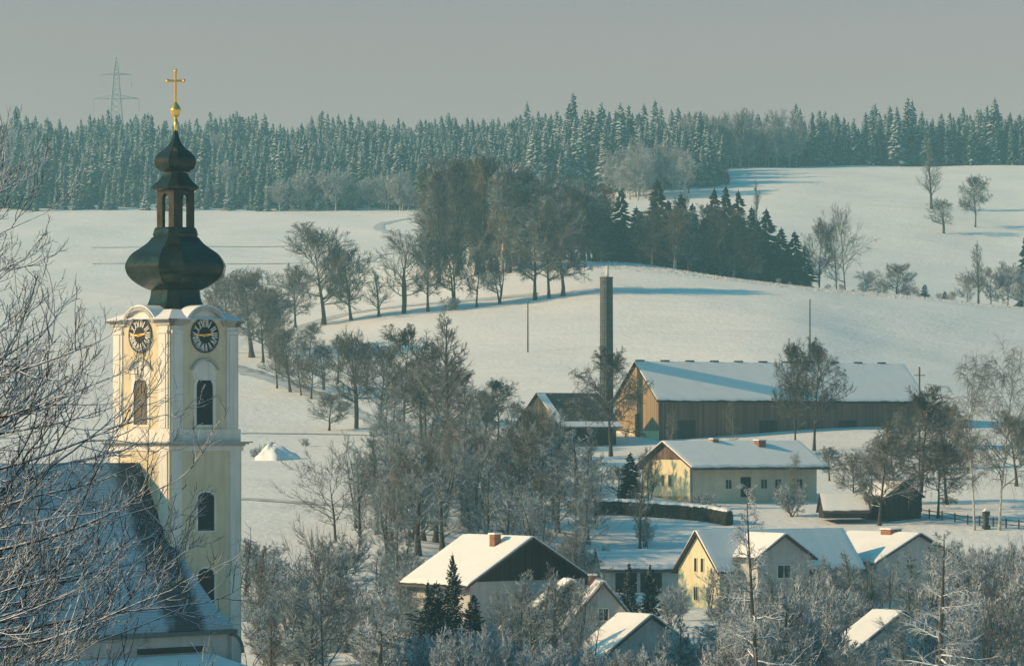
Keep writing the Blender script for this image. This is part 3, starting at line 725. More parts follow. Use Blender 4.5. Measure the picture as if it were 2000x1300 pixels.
b.band([(a+xe+e1-.1, ze-2.2+c*1.3) for a, c in pts], [(a*.8+xe+e1-.1, ze-2.2+c*1.3*.86) for a, c in pts], lambda a,bb,d: (a,-d,bb), 3.7, hw+.1)
b.build('shoulder_moulding', M['sheet'], church)
b = MB(); b.prism([(xe+e1-.1, 0),(xe+e1+.85,0)]+[(a*.8+xe+e1-.1, ze-2.2+c*1.3*.86) for a, c in pts], lambda a,bb,d: (a,-d,bb), 3.75, hw); b.build('shoulder_wall', M['grey_plaster'], church)
# annex with its own snowy roof in front of the nave wall
b = MB(); za = ze-2.1
b.add([(L0,-hw-.05,za),(xe+1.2,-hw-.05,za),(xe+4.6,-hw-6.5,za-2.2),(L0,-hw-6.5,za-2.2),(L0,-hw-.05,za-.3),(xe+1.2,-hw-.05,za-.3),(xe+4.6,-hw-6.5,za-2.5),(L0,-hw-6.5,za-2.5)],
      [(3,2,1,0),(4,5,6,7),(0,1,5,4),(1,2,6,5),(2,3,7,6)])
b.build('annex_roof', M['roofsnow'], church)
b = MB(); b.box(L0,xe+1.0,-hw-6.0,-hw+.3,0,za-2.45); b.build('annex_wall', M['grey_plaster'], church)
b = MB(); b.box(-9.0,xe+.8,-hw+.25,-hw+.33,za+.12,za+.55); b.build('recess_shade', M['dark'], church)  # flat dark box, the shade of a recess put into its colour

# ------------------------------------------------------------------ houses and barns
def house(name, label, cat, apex, a, L, W, pitch, eave=.7, gab=.6, wall='white', roof='tile', snow='roofsnow', gable=None, gable_low=None, base=None, basem=None, wins=(), chimneys=(), mirror=False, group=None, tr=.18, ts=.18, vents=0, gable_z=None, snow_x=None):
    """apex: world point of the ridge over the gable that is seen; the ridge runs from there along angle a.
    local x along the ridge, local -y the long side on the right of that direction"""
    ux, uy = a; hr_w = apex.z; c = Vector((apex.x+ux*L/2, apex.y+uy*L/2, 0))
    gz = min(float(zt(apex.x+ux*t_+(-uy)*s_, apex.y+uy*t_+ux*s_)) for t_ in (0, L) for s_ in (-W/2, W/2))-.3
    if base is not None: gz = base
    root = thing(name, (apex.x, apex.y, gz), math.atan2(uy, ux), label, cat, group)
    tp = math.tan(R(pitch)); hr = hr_w-gz-.35; he = hr-W/2*tp; x0, x1 = gab, L-gab
    T = lambda p, q, d: (d, p, q)
    b = MB(); b.prism([(-W/2,0),(W/2,0),(W/2,he),(0,hr),(-W/2,he)], T, x0, x1); b.build('wall', M[wall], root)
    if gable:
        g0 = he+.02 if gable_z is None else gable_z; b = MB()
        if g0 <= he: pg = [(-W/2-.02,g0),(W/2+.02,g0),(W/2+.02,he-.03),(0,hr-.05),(-W/2-.02,he-.03)]
        else: k = (hr-g0)/tp; pg = [(-k,g0),(k,g0),(0,hr-.03)]
        b.prism(pg, T, x0-.10, x0-.002); b.build('gable_cladding', M[gable], root)
    if basem:
        b = MB(); b.box(x0-.06,x0-.002,-W/2-.05,W/2+.05,-.2,basem[1]); b.build('plinth', M[basem[0]], root)
    E = W/2+eave; ez = hr-E*tp
    def chev(off): return [(-E, ez+off), (0, hr+off), (E, ez+off)]
    b = MB(); b.band(chev(.03+tr), chev(.03), T, 0, L); rf = b.build('roof', M[roof], root)
    if snow:
        i = .12; sx0, sx1 = snow_x or (i, L-i); E2 = E-i
        b = MB(); nS = max(4, int((sx1-sx0)/.55)); rr_ = random.Random(int(L*100+W)); v_ = []
        wl = wr = 0.0                             # the snow lip wanders along the eaves and sags a little
        for k_ in range(nS+1):
            xx = sx0+(sx1-sx0)*k_/nS; wl = .7*wl+rr_.uniform(-.08, .10); wr = .7*wr+rr_.uniform(-.08, .10); th = ts*(1+rr_.uniform(-.02, .02))
            if k_ in (0, nS): th *= .75
            ea, eb = E2-.10-wl, E2-.10-wr
            v_ += [(xx, -ea, hr-ea*tp+.03+tr+th*.55), (xx, -ea+.30, hr-(ea-.30)*tp+.03+tr+th), (xx, -.25, hr+.03+tr+th-.08), (xx, .25, hr+.03+tr+th-.08), (xx, eb-.30, hr-(eb-.30)*tp+.03+tr+th), (xx, eb, hr-eb*tp+.03+tr+th*.55),
                   (xx, eb, hr-eb*tp+.02+tr), (xx, 0, hr+.025+tr), (xx, -ea, hr-ea*tp+.02+tr)]
        f_ = [(k_*9+j, k_*9+(j+1)%9, (k_+1)*9+(j+1)%9, (k_+1)*9+j) for k_ in range(nS) for j in range(9)]
        f_ += [tuple(range(9)), tuple(range(nS*9+8, nS*9-1, -1))]
        b.add(v_, f_); b.build('roof_snow', M[snow], rf)
    if wall not in ('wood_brown', 'wood_dark'):
        b = MB()
        for s in (-1, 1):
            b.bar((.1, s*(E+.07), ez+.06), (L-.1, s*(E+.07), ez+.06), .075, 6)
        gu = b.build('gutter', M['sheet'], root); b = MB()
        b.bar((x0+.25, -(W/2+.10), ez+.0), (x0+.25, -(W/2+.10), .1), .05, 6); b.bar((x0+.25, -(W/2+.10), ez), (x0+.25, -(E+.07), ez+.05), .05, 6)
        b.build('downpipe', M['sheet'], gu)
    for (cx, cy, w, ht) in chimneys:
        zb = hr-abs(cy)*tp-.4; b = MB(); b.box(cx-w/2,cx+w/2,cy-w/2,cy+w/2,zb,hr+ht); ch_ = b.build('chimney', M['brick'], rf)
        b = MB(); b.box(cx-w/2-.1,cx+w/2+.1,cy-w/2-.1,cy+w/2+.1,hr+ht,hr+ht+.14); b.build('chimney_cap', M['snowcap'], ch_)
    for i in range(vents):
        xx = 1.2+(L-6)*i/(vents-1); b = MB(); b.box(xx-.8,xx+.8,-.22,.22,hr+tr-.1,hr+.60); b.build('ridge_vent', M['wood_dark'], rf)
    for w_ in wins:
        side, p, zz, ww, hh = w_[:5]; kind = w_[5] if len(w_) > 5 else 'window'; fm = w_[6] if len(w_) > 6 else 'white'; gm = w_[7] if len(w_) > 7 else 'glass'
        if side == 'g': fn = lambda a_, b_, d: (x0-d, -a_, b_)
        elif side == 'f': fn = lambda a_, b_, d: (a_, -W/2-d, b_)
        else: fn = lambda a_, b_, d: (-a_, W/2+d, b_)
        o = [(p-ww/2-.09,zz-.09),(p+ww/2+.09,zz-.09),(p+ww/2+.09,zz+hh+.09),(p-ww/2-.09,zz+hh+.09)]; i_ = [(p-ww/2,zz),(p+ww/2,zz),(p+ww/2,zz+hh),(p-ww/2,zz+hh)]
        pr = .12 if side == 'g' and gable else .0
        b = MB(); b.band(o, i_, fn, pr-.02, pr+.07, True)
        if kind == 'window' and ww > .7: b.prism([(p-.03,zz+.002),(p+.03,zz+.002),(p+.03,zz+hh-.002),(p-.03,zz+hh-.002)], fn, pr, pr+.05)
        wo = b.build(kind, M[fm], root)
        b = MB(); b.prism(i_, fn, pr-.02, pr+.02); b.build('pane' if kind == 'window' else 'leaf', M[gm], wo)
    root['hr'] = hr
    return root
def dirn(deg): return (math.cos(R(deg)), math.sin(R(deg)))
# the big barn, its ridge receding to the right
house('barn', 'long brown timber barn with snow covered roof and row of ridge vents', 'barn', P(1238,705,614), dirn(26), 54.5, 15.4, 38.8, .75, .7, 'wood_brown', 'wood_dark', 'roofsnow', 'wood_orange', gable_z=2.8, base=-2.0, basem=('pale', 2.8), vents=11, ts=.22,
      wins=[('g', .2, .1, 1.6, 5.6, 'barn_door', 'wood_orange', 'wood_dark'), ('f', 6, .4, 3.6, 4.2, 'barn_door', 'wood_brown', 'wood_dark'), ('f', 22, .4, 3.6, 4.2, 'barn_door', 'wood_brown', 'wood_dark'), ('f', 38, .4, 3.6, 4.2, 'barn_door', 'wood_brown', 'wood_dark')])
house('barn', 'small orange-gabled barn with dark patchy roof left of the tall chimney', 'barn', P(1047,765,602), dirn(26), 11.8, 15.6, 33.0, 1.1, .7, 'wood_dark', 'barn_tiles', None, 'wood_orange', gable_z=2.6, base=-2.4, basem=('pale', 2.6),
      wins=[('g', -2.0, .1, 3.4, 3.4, 'barn_door', 'wood_orange', 'wood_dark'), ('g', 3.6, .4, 1.2, 1.6, 'window')])
sm = bpy.data.objects['barn.001']
b = MB(); hr = sm['hr']; tp = math.tan(R(33)); E = 8.9                    # snow left along verge and eaves
for (xa, xb, ya, yb) in ((.02, 1.5, .3, E-.05), (1.5, 11.7, E-1.3, E-.05)):
    b.add([(xa,-ya,hr-ya*tp+.215),(xb,-ya,hr-ya*tp+.215),(xb,-yb,hr-yb*tp+.215),(xa,-yb,hr-yb*tp+.215),(xa,-ya,hr-ya*tp+.34),(xb,-ya,hr-ya*tp+.34),(xb,-yb,hr-yb*tp+.34),(xa,-yb,hr-yb*tp+.34)],
          [(0,1,2,3),(7,6,5,4),(0,4,5,1),(1,5,6,2),(2,6,7,3),(3,7,4,0)])
b.build('roof_snow', M['roofsnow'], [c for c in sm.children if c.name.startswith('roof')][0])
house('farmhouse', 'long yellow house with low snowy roof in front of the timber barn', 'house', P(1292,860,500), dirn(31), 23.5, 11.4, 26.0, 1.9, 1.0, 'shade_plaster', 'tile', 'roofsnow', 'pale', gable_z=2.0, base=-10.4, basem=('basement', 1.9), ts=.25,
      wins=[('g', -.9, 3.3, .75, 1.6, 'window', 'pale'), ('g', .9, 3.3, .75, 1.6, 'window', 'pale'), ('g', 2.6, .5, .9, .8, 'window', 'basement'), ('g', -2.4, .6, 1.4, 1.2, 'window', 'basement'),
            ('f', 7.4, 3.0, 1.0, 1.25), ('f', 10.3, 1.9, 1.5, 2.6, 'door', 'wood_dark', 'dark'), ('f', 13.4, 3.0, 1.0, 1.25), ('f', 15.8, 3.0, 1.0, 1.25), ('f', 19.5, 3.0, 1.0, 1.25)],
      chimneys=[(8.6, -.4, .9, .55), (15.6, -1.6, 1.2, .35)])
fh = bpy.data.objects['farmhouse']; b = MB(); hr = fh['hr']; tp = math.tan(R(26)); k = 4.6
b.prism([(-k,hr-k*tp),(k,hr-k*tp),(0,hr-.04)], lambda p,q,d: (d,p,q), .78, .895); b.build('gable_boards', M['wood_brown'], fh)
house('farmhouse', 'house with wide bright snowy roof, brick chimney and dark boarded gable', 'house', P(1043,1046,330), (-math.sin(R(39)), math.cos(R(39))), 10.4, 13.6, 29.0, 1.1, .9, 'grey_plaster', 'tile', 'roofsnow', 'wood_dark', ts=.22,
      wins=[('g', -3.6, 2.9, 1.1, 1.3, 'window', 'white'), ('g', -1.6, 2.9, 1.1, 1.3, 'window', 'white'), ('g', 2.6, 2.9, 1.1, 1.3, 'window', 'white')], chimneys=[(3.6, 1.7, .75, .45)])
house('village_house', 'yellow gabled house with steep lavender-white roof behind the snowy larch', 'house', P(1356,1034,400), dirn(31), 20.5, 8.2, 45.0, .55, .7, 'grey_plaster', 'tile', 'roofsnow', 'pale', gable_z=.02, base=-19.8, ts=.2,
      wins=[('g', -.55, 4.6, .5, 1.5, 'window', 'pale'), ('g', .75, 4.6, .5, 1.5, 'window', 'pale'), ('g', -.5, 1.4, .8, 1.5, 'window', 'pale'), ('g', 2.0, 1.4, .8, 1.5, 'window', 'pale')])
vh = bpy.data.objects['village_house']
vd = (math.sin(R(31)), -math.cos(R(31)))
wing = house('front_wing', '', '', P(1537,1040,397), (-vd[0], -vd[1]), 7.6, 7.0, 33.0, .7, .6, 'grey_plaster', 'tile', 'roofsnow', base=-19.9, ts=.2,
      wins=[('g', 0, 4.15, 1.7, 1.35, 'window', 'white'), ('g', -1.2, 1.0, 1.1, 1.4), ('g', 1.5, 1.0, 1.1, 1.4)])
wing.parent = vh; wing.matrix_parent_inverse = Matrix.LocRotScale(vh.location, vh.rotation_euler, None).inverted()
house('village_house', 'grey gabled house with sunlit snowy roof and low chimney right of the front wing', 'house', P(1800,1039,412), (-math.sin(R(36)), math.cos(R(36))), 12.5, 12.6, 25.0, .8, .7, 'grey_plaster', 'tile', 'roofsnow', base=-19.9, ts=.22,
      wins=[('g', -1.2, 4.5, .9, 1.15), ('g', -3.0, 1.6, 1.0, 1.3), ('g', 1.5, 1.6, 1.0, 1.3)], chimneys=[(5.0, .2, 1.7, .6)])
house('outbuilding', 'low outbuilding with blue-white snowy roof behind two small spruces', 'outbuilding', P(1163,1074,428), dirn(8), 11.4, 6.0, 32.0, .5, .3, 'grey_plaster', 'tile', 'tile_snow', base=-18.6, ts=.12,
      wins=[('f', 3.2, .1, 2.4, 2.1, 'door', 'wood_dark', 'dark'), ('f', 6.2, .1, 2.4, 2.1, 'door', 'wood_dark', 'dark')])
house('cottage', 'cottage with steep grey gable and patchy snow on its roof', 'house', P(1179,1133,310), (-math.sin(R(3)), math.cos(R(3))), 8.0, 7.6, 50.0, .5, .5, 'grey_plaster', 'tile', 'patchy_tiles', 'grey_plaster', gable_z=.02, ts=.12, base=-20.6,
      wins=[('g', 0, 4.6, .8, 1.0)], chimneys=[(6.2, .5, .6, .55)])
house('shed', 'dark boarded shed with thin strip of snowy roof behind the steep cottage', 'shed', P(1118,1130,321), (-math.sin(R(6)), math.cos(R(6))), 5.0, 12.0, 36.0, .5, .4, 'wood_dark', 'tile', 'roofsnow', base=-20.6)
house('cottage', 'small low house with bright snowy roof sloping down at the bottom edge', 'house', P(1276,1197,300), (-math.sin(R(39)), math.cos(R(39))), 4.4, 12.0, 31.0, .6, .4, 'grey_plaster', 'tile', 'roofsnow', base=-21.4, wins=[('g', -2.5, 1.2, .9, 1.1)])
house('cottage', 'low house with snowy roof slope almost hidden in shrubs at the lower right', 'house', P(1768,1190,318), (-math.sin(R(39)), math.cos(R(39))), 4.0, 13.0, 28.0, .6, .4, 'grey_plaster', 'tile', 'roofsnow', base=-21.4)
house('shed', 'dark wooden garden shed behind the pear tree right of the white garage', 'shed', P(1768,938,476), (-math.sin(R(39)), math.cos(R(39))), 5.2, 6.6, 28.0, .5, .3, 'wood_dark', 'tile', 'roofsnow', base=-11.6)
house('shed', 'low shed whose blue-white snowy roof nearly touches the ground beside the long yellow house', 'shed', P(1600,962,474), dirn(4), 6.4, 4.6, 40.0, .5, .3, 'wood_dark', 'tile', 'roofsnow', base=-10.9)

# the tall stack beside the barn
p = at(1184.5, 612); Hs = (YH-543)/F*612-p.z+.5
st = thing('chimney_stack', (p.x, p.y, p.z-.5), R(42), 'tall dark square chimney stack with ladder and pale steel flue on top', 'chimney')
b = MB(); w0, w1 = .86, .76
b.add([(-w0,-w0,0),(w0,-w0,0),(w0,w0,0),(-w0,w0,0),(-w1,-w1,Hs),(w1,-w1,Hs),(w1,w1,Hs),(-w1,w1,Hs)], [(3,2,1,0),(4,5,6,7),(0,1,5,4),(1,2,6,5),(2,3,7,6),(3,0,4,7)])
b.build('shaft', M['stack'], st)
b = MB(); b.box(-w1-.06,w1+.06,-w1-.06,w1+.06,Hs,Hs+.2); b.build('top_rim', M['stack'], st)
b = MB(); b.lathe([(.27,Hs+.2),(.27,Hs+1.75),(.34,Hs+1.76),(.34,Hs+2.0)],12,.1,-.1); b.build('flue', M['flue'], st)
b = MB(); b.bar((-.98,-.30,1.5),(-.90,-.30,Hs+.9),.035); b.bar((-.98,.25,1.5),(-.90,.25,Hs+.9),.035)
for i in range(int(Hs/.55)): b.bar((-.97,-.30,1.6+i*.55),(-.97,.25,1.6+i*.55),.035)
la = b.build('ladder', M['steel'], st)
b = MB()
for i in range(int(Hs/1.1)-2):
    zz = 3+i*1.1; pts = [(-.95-.6*math.sin(math.pi*j/6), -.025-.38*math.cos(math.pi*j/6), zz) for j in range(7)]
    for u, v_ in zip(pts[:-1], pts[1:]): b.bar(u, v_, .03)
for j in (1, 3, 5): b.bar((-.95-.6*math.sin(math.pi*j/6), -.025-.38*math.cos(math.pi*j/6), 3), (-.93-.6*math.sin(math.pi*j/6), -.025-.38*math.cos(math.pi*j/6), Hs), .02)
b.build('safety_cage', M['steel'], la)

# utility poles
def pole(px, Y, top, base_py, label, arm=False):
    p = hit(px, base_py) if Y is None else at(px, Y)
    zt_ = (YH-top)/F*p.y; r = thing('utility_pole', (p.x, p.y, p.z-.4), 0, label, 'pole')
    b = MB(); b.bar((0,0,0),(0,0,zt_-p.z+.4),.17,7,.12); b.build('pole', M['pole'], r)
    if arm:
        h = zt_-p.z; b = MB(); b.bar((-.85,-.12,h-.9),(.85,-.12,h-.9),.06); b.build('crossarm', M['pole'], r)
        for q_ in (-.75, -.35, .35, .75):
            b = MB(); b.lathe([(.05,h-.85),(.09,h-.75),(.06,h-.6)],6,q_,-.12); b.build('insulator', M['flue'], r)
    else:
        b = MB(); b.lathe([(.13,zt_-p.z+.38),(.15,zt_-p.z+.42),(.02,zt_-p.z+.6)],7); b.build('pole_cap', M['steel'], r)
pole(1031, None, 588, 688, 'slender wooden pole standing alone in the open snowfield')
pole(1582, 700, 585, 0, 'tall slender pole behind the barn roof and twin pear trees')
pole(1796, 545, 716, 0, 'utility pole with crossarm rising behind the dark tree beside the barn', True)

# lattice mast on the horizon
p = at(227, 2100); zt_ = (YH-112)/F*2100; Hp = zt_-p.z; py_ = thing('power_pylon', (p.x, p.y, p.z), R(0), 'lattice power pylon faint in the haze above the far forest', 'pylon')
def lev(py): return (YH-py)/F*2100-p.z
b = MB(); prof_ = [(0,5.2),(lev(225),3.3),(lev(180),2.2),(lev(140),1.3),(Hp,.15)]
for (z0, r0), (z1, r1) in zip(prof_[:-1], prof_[1:]):
    k = 4; 
    for i in range(k):
        a0, a1 = z0+(z1-z0)*i/k, z0+(z1-z0)*(i+1)/k; q0, q1 = r0+(r1-r0)*i/k, r0+(r1-r0)*(i+1)/k
        for c0, c1 in (((-1,-1),(1,-1)),((1,-1),(1,1)),((1,1),(-1,1)),((-1,1),(-1,-1))):
            b.bar((c0[0]*q0,c0[1]*q0,a0),(c0[0]*q1,c0[1]*q1,a1),.22); b.bar((c0[0]*q0,c0[1]*q0,a0),(c1[0]*q1,c1[1]*q1,a1),.13)
            b.bar((c1[0]*q0,c1[1]*q0,a0),(c0[0]*q1,c0[1]*q1,a1),.13)
b.build('lattice_mast', M['steel'], py_)
for pyl, half, rise in ((146, 9.0, 1.0), (193, 13.3, 2.6)):
    z0 = lev(pyl); b = MB()
    for s in (-1, 1):
        b.bar((0,-1,z0),(s*half,0,z0),.2); b.bar((0,1,z0),(s*half,0,z0),.2); b.bar((0,0,z0+rise),(s*half,0,z0),.16)
        for i in range(1, 5): b.bar((s*half*i/5,0,z0),(s*half*(i-.6)/5,0,z0+rise*(1-(i-.6)/5)),.1)
    arm = b.build('crossarm', M['steel'], py_)
    for s in (-1, 1):
        b = MB(); b.bar((s*half,0,z0),(s*half,0,z0-7.5),.15); b.build('insulator', M['steel'], arm)

# hedge with its snow cap
hp = [hit(x, y) for x, y in ((1108,1004),(1160,1005),(1215,1006),(1270,1009),(1330,1014),(1385,1019),(1425,1026))]
hd = thing('hedge', hp[0], 0, 'dark clipped hedge capped with snow below the long yellow house', 'hedge')
def sweep(path, prof, jit, seed, name, m, parent, step=.45):
    pts = []
    for a, b_ in zip(path[:-1], path[1:]):
        k = max(2, int((b_-a).length/step)); pts += [a.lerp(b_, i/k) for i in range(k)]
    pts.append(path[-1]); r = np.random.default_rng(seed); v = []; n = len(prof)
    for i, p_ in enumerate(pts):
        d = (pts[min(i+1, len(pts)-1)]-pts[max(i-1, 0)]); d.z = 0; d.normalize(); nr = Vector((-d.y, d.x, 0))
        for (a, zz) in prof: v.append(p_-parent.location+nr*(a+jit*r.standard_normal())+Vector((0,0,zz+jit*r.standard_normal()*(zz > .05))))
    f = [(i*n+j, i*n+(j+1)%n, (i+1)*n+(j+1)%n, (i+1)*n+j) for i in range(len(pts)-1) for j in range(n)]
    f += [tuple(range(n)), tuple(range((len(pts)-1)*n+n-1, (len(pts)-1)*n-1, -1))]
    return mesh(name, v, f, m, parent)
sweep(hp, [(-.6,-.3),(-.7,.3),(-.72,.8),(-.66,1.3),(-.5,1.75),(0,1.85),(.5,1.75),(.7,1.2),(.6,-.3)], .07, 1, 'foliage', M['hedge'], hd, .3)
sweep(hp, [(-.55,1.78),(-.5,2.0),(-.2,2.14),(.2,2.14),(.55,1.95),(.55,1.75)], .05, 2, 'snow_cap', M['snowcap'], hd, .35)

# snow covered heap in the field, wayside pillar, garden fence
p = hit(530, 897); r = np.random.default_rng(5); v = []; f = []; nr, ns = 8, 28
for i in range(nr+1):
    t = i/nr
    for j in range(ns):
        a = j*6.283/ns; rad = t*(4.2 if math.cos(a) > 0 else 2.9)*(1+.16*math.sin(3*a+1)+.10*math.sin(5*a+2)+.06*r.standard_normal()*t*(t < .95))
        v.append((rad*math.cos(a), rad*math.sin(a)*.9, 2.5*(1-t)**.8*(1+.12*math.sin(2*a+7*t))+.14*r.standard_normal()*(t > .05)*(t < .95)-.35*(t >= .99)))
for i in range(nr):
    for j in range(ns): k = (j+1) % ns; f.append((i*ns+j, (i+1)*ns+j, (i+1)*ns+k, i*ns+k))
tag(mesh('snow_heap', v, f, M['snowcap'], None, True), 'pointed snow covered heap in the field right of the church tower', 'snow heap').location = p
p = hit(1926, 1033); w = thing('wayside_pillar', p, R(20), 'narrow stone wayside pillar between the two birches at right', 'pillar')
b = MB(); b.box(-.42,.42,-.42,.42,-.3,.5); b.build('pedestal', M['pole'], w)
b = MB(); b.box(-.26,.26,-.26,.26,.5,1.7); b.build('shaft', M['pole'], w)
b = MB(); b.box(-.38,.38,-.38,.38,1.7,2.3); b.build('shrine_box', M['pole'], w)
b = MB(); b.add([(-.45,-.45,2.3),(.45,-.45,2.3),(.45,.45,2.3),(-.45,.45,2.3),(0,0,2.75)], [(3,2,1,0),(0,1,4),(1,2,4),(2,3,4),(3,0,4)]); b.build('cap', M['snowcap'], w)
fp = [hit(px_, py) for px_, py in ((1790,1008),(1815,1012),(1840,1016),(1865,1020),(1890,1024),(1913,1027),(1940,1030),(1965,1032),(1990,1034),(2015,1036))]
fe = thing('garden_fence', fp[0], 0, 'low dark post and rail fence running past the birches', 'fence')
for q_ in fp:
    b = MB(); o = q_-fp[0]; b.box(o.x-.09,o.x+.09,o.y-.09,o.y+.09,o.z-.3,o.z+1.25); b.build('post', M['pole'], fe)
for hh in (.45, 1.0):
    b = MB()
    for a, c in zip(fp[:-1], fp[1:]): a_, c_ = a-fp[0], c-fp[0]; b.bar((a_.x,a_.y-.12,a_.z+hh),(c_.x,c_.y-.12,c_.z+hh),.06)
    b.build('rail', M['pole'], fe)

# ------------------------------------------------------------------ trees on the slopes
AV = 'trees of the avenue on the slope'
for kind, px, py, top, w, lab in [
 ('round',577,641,515,78,'leafless tree at the lower left end of the avenue, left of the great rounded tree'),
 ('round',632,635,434,165,'great rounded leafless tree at the left end of the avenue'),
 ('round',686,626,482,90,'leafless avenue tree just right of the great rounded one'),
 ('slim',740,619,525,58,'small slender young tree in the gap of the avenue'),
 ('multi',789,613,448,100,'tall wide forked avenue tree right of the small slender one'),
 ('round',836,609,452,85,'avenue tree with straight trunk right of the wide forked one'),
 ('fork',886,603,468,80,'avenue tree with a bush round its foot and a forked trunk'),
 ('round',931,600,470,75,'avenue tree with thick straight trunk right of the bushy-footed one'),
 ('multi',976,594,488,72,'smaller V-shaped avenue tree before the three trees of the right end'),
 ('round',1045,586,400,105,'tall avenue tree, first of the three close together at the right end'),
 ('round',1072,583,420,95,'avenue tree between two taller ones at the right end'),
 ('round',1100,579,378,140,'broad tall linden with double trunk closing the avenue at the right'),
]: tree(kind, hit(px, py), (YH-top)/F*hit(px,py).y-hit(px,py).z, w/F*hit(px,py).y, lab, AV)
tree_px('shrub', 880, 607, 578, 46, 'dark bush round the foot of a forked avenue tree')
OR = 'orchard trees on the left slope'
for kind, px, py, top, w, lab in [
 ('round',492,698,524,150,'wide frosty tree leaning over the lane right behind the tower clock'),
 ('round',514,708,560,80,'leaning thin trunked tree right beside the tower clock'),
 ('round',541,758,652,66,'small tree at the left end of the orchard row by the lane'),
 ('round',567,766,636,80,'taller rounded orchard tree, second in the row by the lane'),
 ('fork',588,772,690,50,'slanting thin orchard tree among the row by the lane'),
 ('round',608,779,690,62,'slanting orchard tree with crooked trunk at the end of the row'),
 ('round',660,750,652,74,'stout little orchard tree above the lane'),
 ('round',643,841,764,72,'small lone orchard tree with bent trunk on the lower snowfield'),
 ('fork',696,837,640,96,'forked tree left of the great dark pear tree'),
 ('dark',787,866,632,150,'great dark pear tree with thick trunk in the middle of the slope'),
 ('slim',876,902,606,135,'tall slender tree with open top right of the great dark pear tree'),
 ('multi',828,898,700,110,'dense many-stemmed tree between the dark pear and the slender tree'),
 ('dark',912,892,716,120,'broad dark tree behind the thicket right of the slender tree'),
 ('dark',972,862,738,90,'dark fruit tree left of the small barn'),
 ('round',948,880,760,80,'loose fruit tree among the thicket left of the small barn'),
 ('round',1022,872,786,70,'low fruit tree in front of the gable of the small barn'),
 ('fork',1058,878,800,60,'thin crooked fruit tree at the foot of the small barn'),
 ('round',452,690,528,110,'frosty tree standing just right of the onion dome base'),
 ('round',528,700,560,84,'frosty tree between the leaning one and the great rounded avenue tree'),
 ('round',604,700,628,54,'small tree below the left end of the avenue road'),
 ('fork',632,762,668,60,'thin orchard tree above the end of the orchard row'),
 ('round',742,838,668,92,'loose tree just left of the great dark pear tree'),
 ('dark',856,868,668,110,'dark tree close behind the slender open-topped tree'),
 ('round',716,770,668,66,'little orchard tree above the forked tree'),
]: tree_px(kind, px, py, top, w, lab, OR)
BT = None
for kind, px, py, top, w, Y, lab in [
 ('dark',1193,891,676,140,None,'pear tree standing in front of the tall chimney stack'),
 ('dark',1552,862,664,84,590,'left one of the twin pear trees in front of the barn roof'),
 ('dark',1590,862,658,108,590,'right one of the twin pear trees in front of the barn roof'),
 ('birch',1431,868,780,34,585,'slim pale birch before the brown wall of the barn'),
 ('birch',1310,868,795,30,588,'thin pale sapling at the left corner of the barn wall'),
 ('dark',1795,1000,752,190,None,'big dark spreading tree at the right end of the barn'),
 ('dark',1850,985,785,125,None,'dark tree right of the big spreading one by the crossarm pole'),
 ('dark',1748,985,836,110,None,'dark dense tree behind the garden shed roof'),
 ('dark',1832,1012,850,110,None,'low dark tree between the garden shed and the birches'),
 ('round',1718,1026,836,125,None,'spreading leafless tree in front of the dark garden shed'),
 ('round',1668,985,880,70,None,'thin tree behind the white garage'),
 ('birch',1903,1036,686,115,None,'tall birch with dark lower trunk, left of the two birches at right'),
 ('birch',1952,1036,656,140,None,'tallest pale birch with drooping crown, right of the wayside pillar'),
 ('round',1760,890,800,70,560,'small leafless tree at the barn end behind the dark spreading tree'),
 ('round',1985,960,800,110,530,'leafless tree at the right edge behind the tall birch'),
 ('darkspruce',1231,992,878,70,None,'dark slender spruce left of the yellow gable'),
 ('slim',1250,1072,885,52,None,'slim tree with straight dark trunk rising through the hedge'),
 ('fork',1268,990,870,50,None,'thin forked tree against the yellow gable'),
 ('shrub',1262,1068,1005,64,None,'low bush in the snow below the hedge'),
 ('round',1205,985,905,60,None,'little leafless tree at the left end of the hedge'),
 ('shrub',1100,905,850,80,None,'bush in front of the small barn'),
 ('shrub',1380,996,960,70,480,'snow sprinkled bushes under the windows of the long yellow house'),
 ('birch',1557,985,880,40,480,'thin pale birch before the right end of the long yellow house'),
 ('shrub',1545,1000,940,80,480,'bush at the right end of the long yellow house'),
 ('round',1620,960,870,60,540,'small tree behind the right end of the long yellow house'),
 ('shrub',598,872,853,24,None,'small round dark bush in the field left of the second one'),
 ('shrub',731,870,856,20,None,'small round dark bush in the field below the forked tree'),
 ('shrub',503,896,872,44,None,'dark brush growing on the sunny side of the snow heap'),
 ('shrub',520,893,864,30,None,'dark bush at the peak of the snow heap'),
]: tree_px(kind, px, py, top, w, lab, BT, Y)

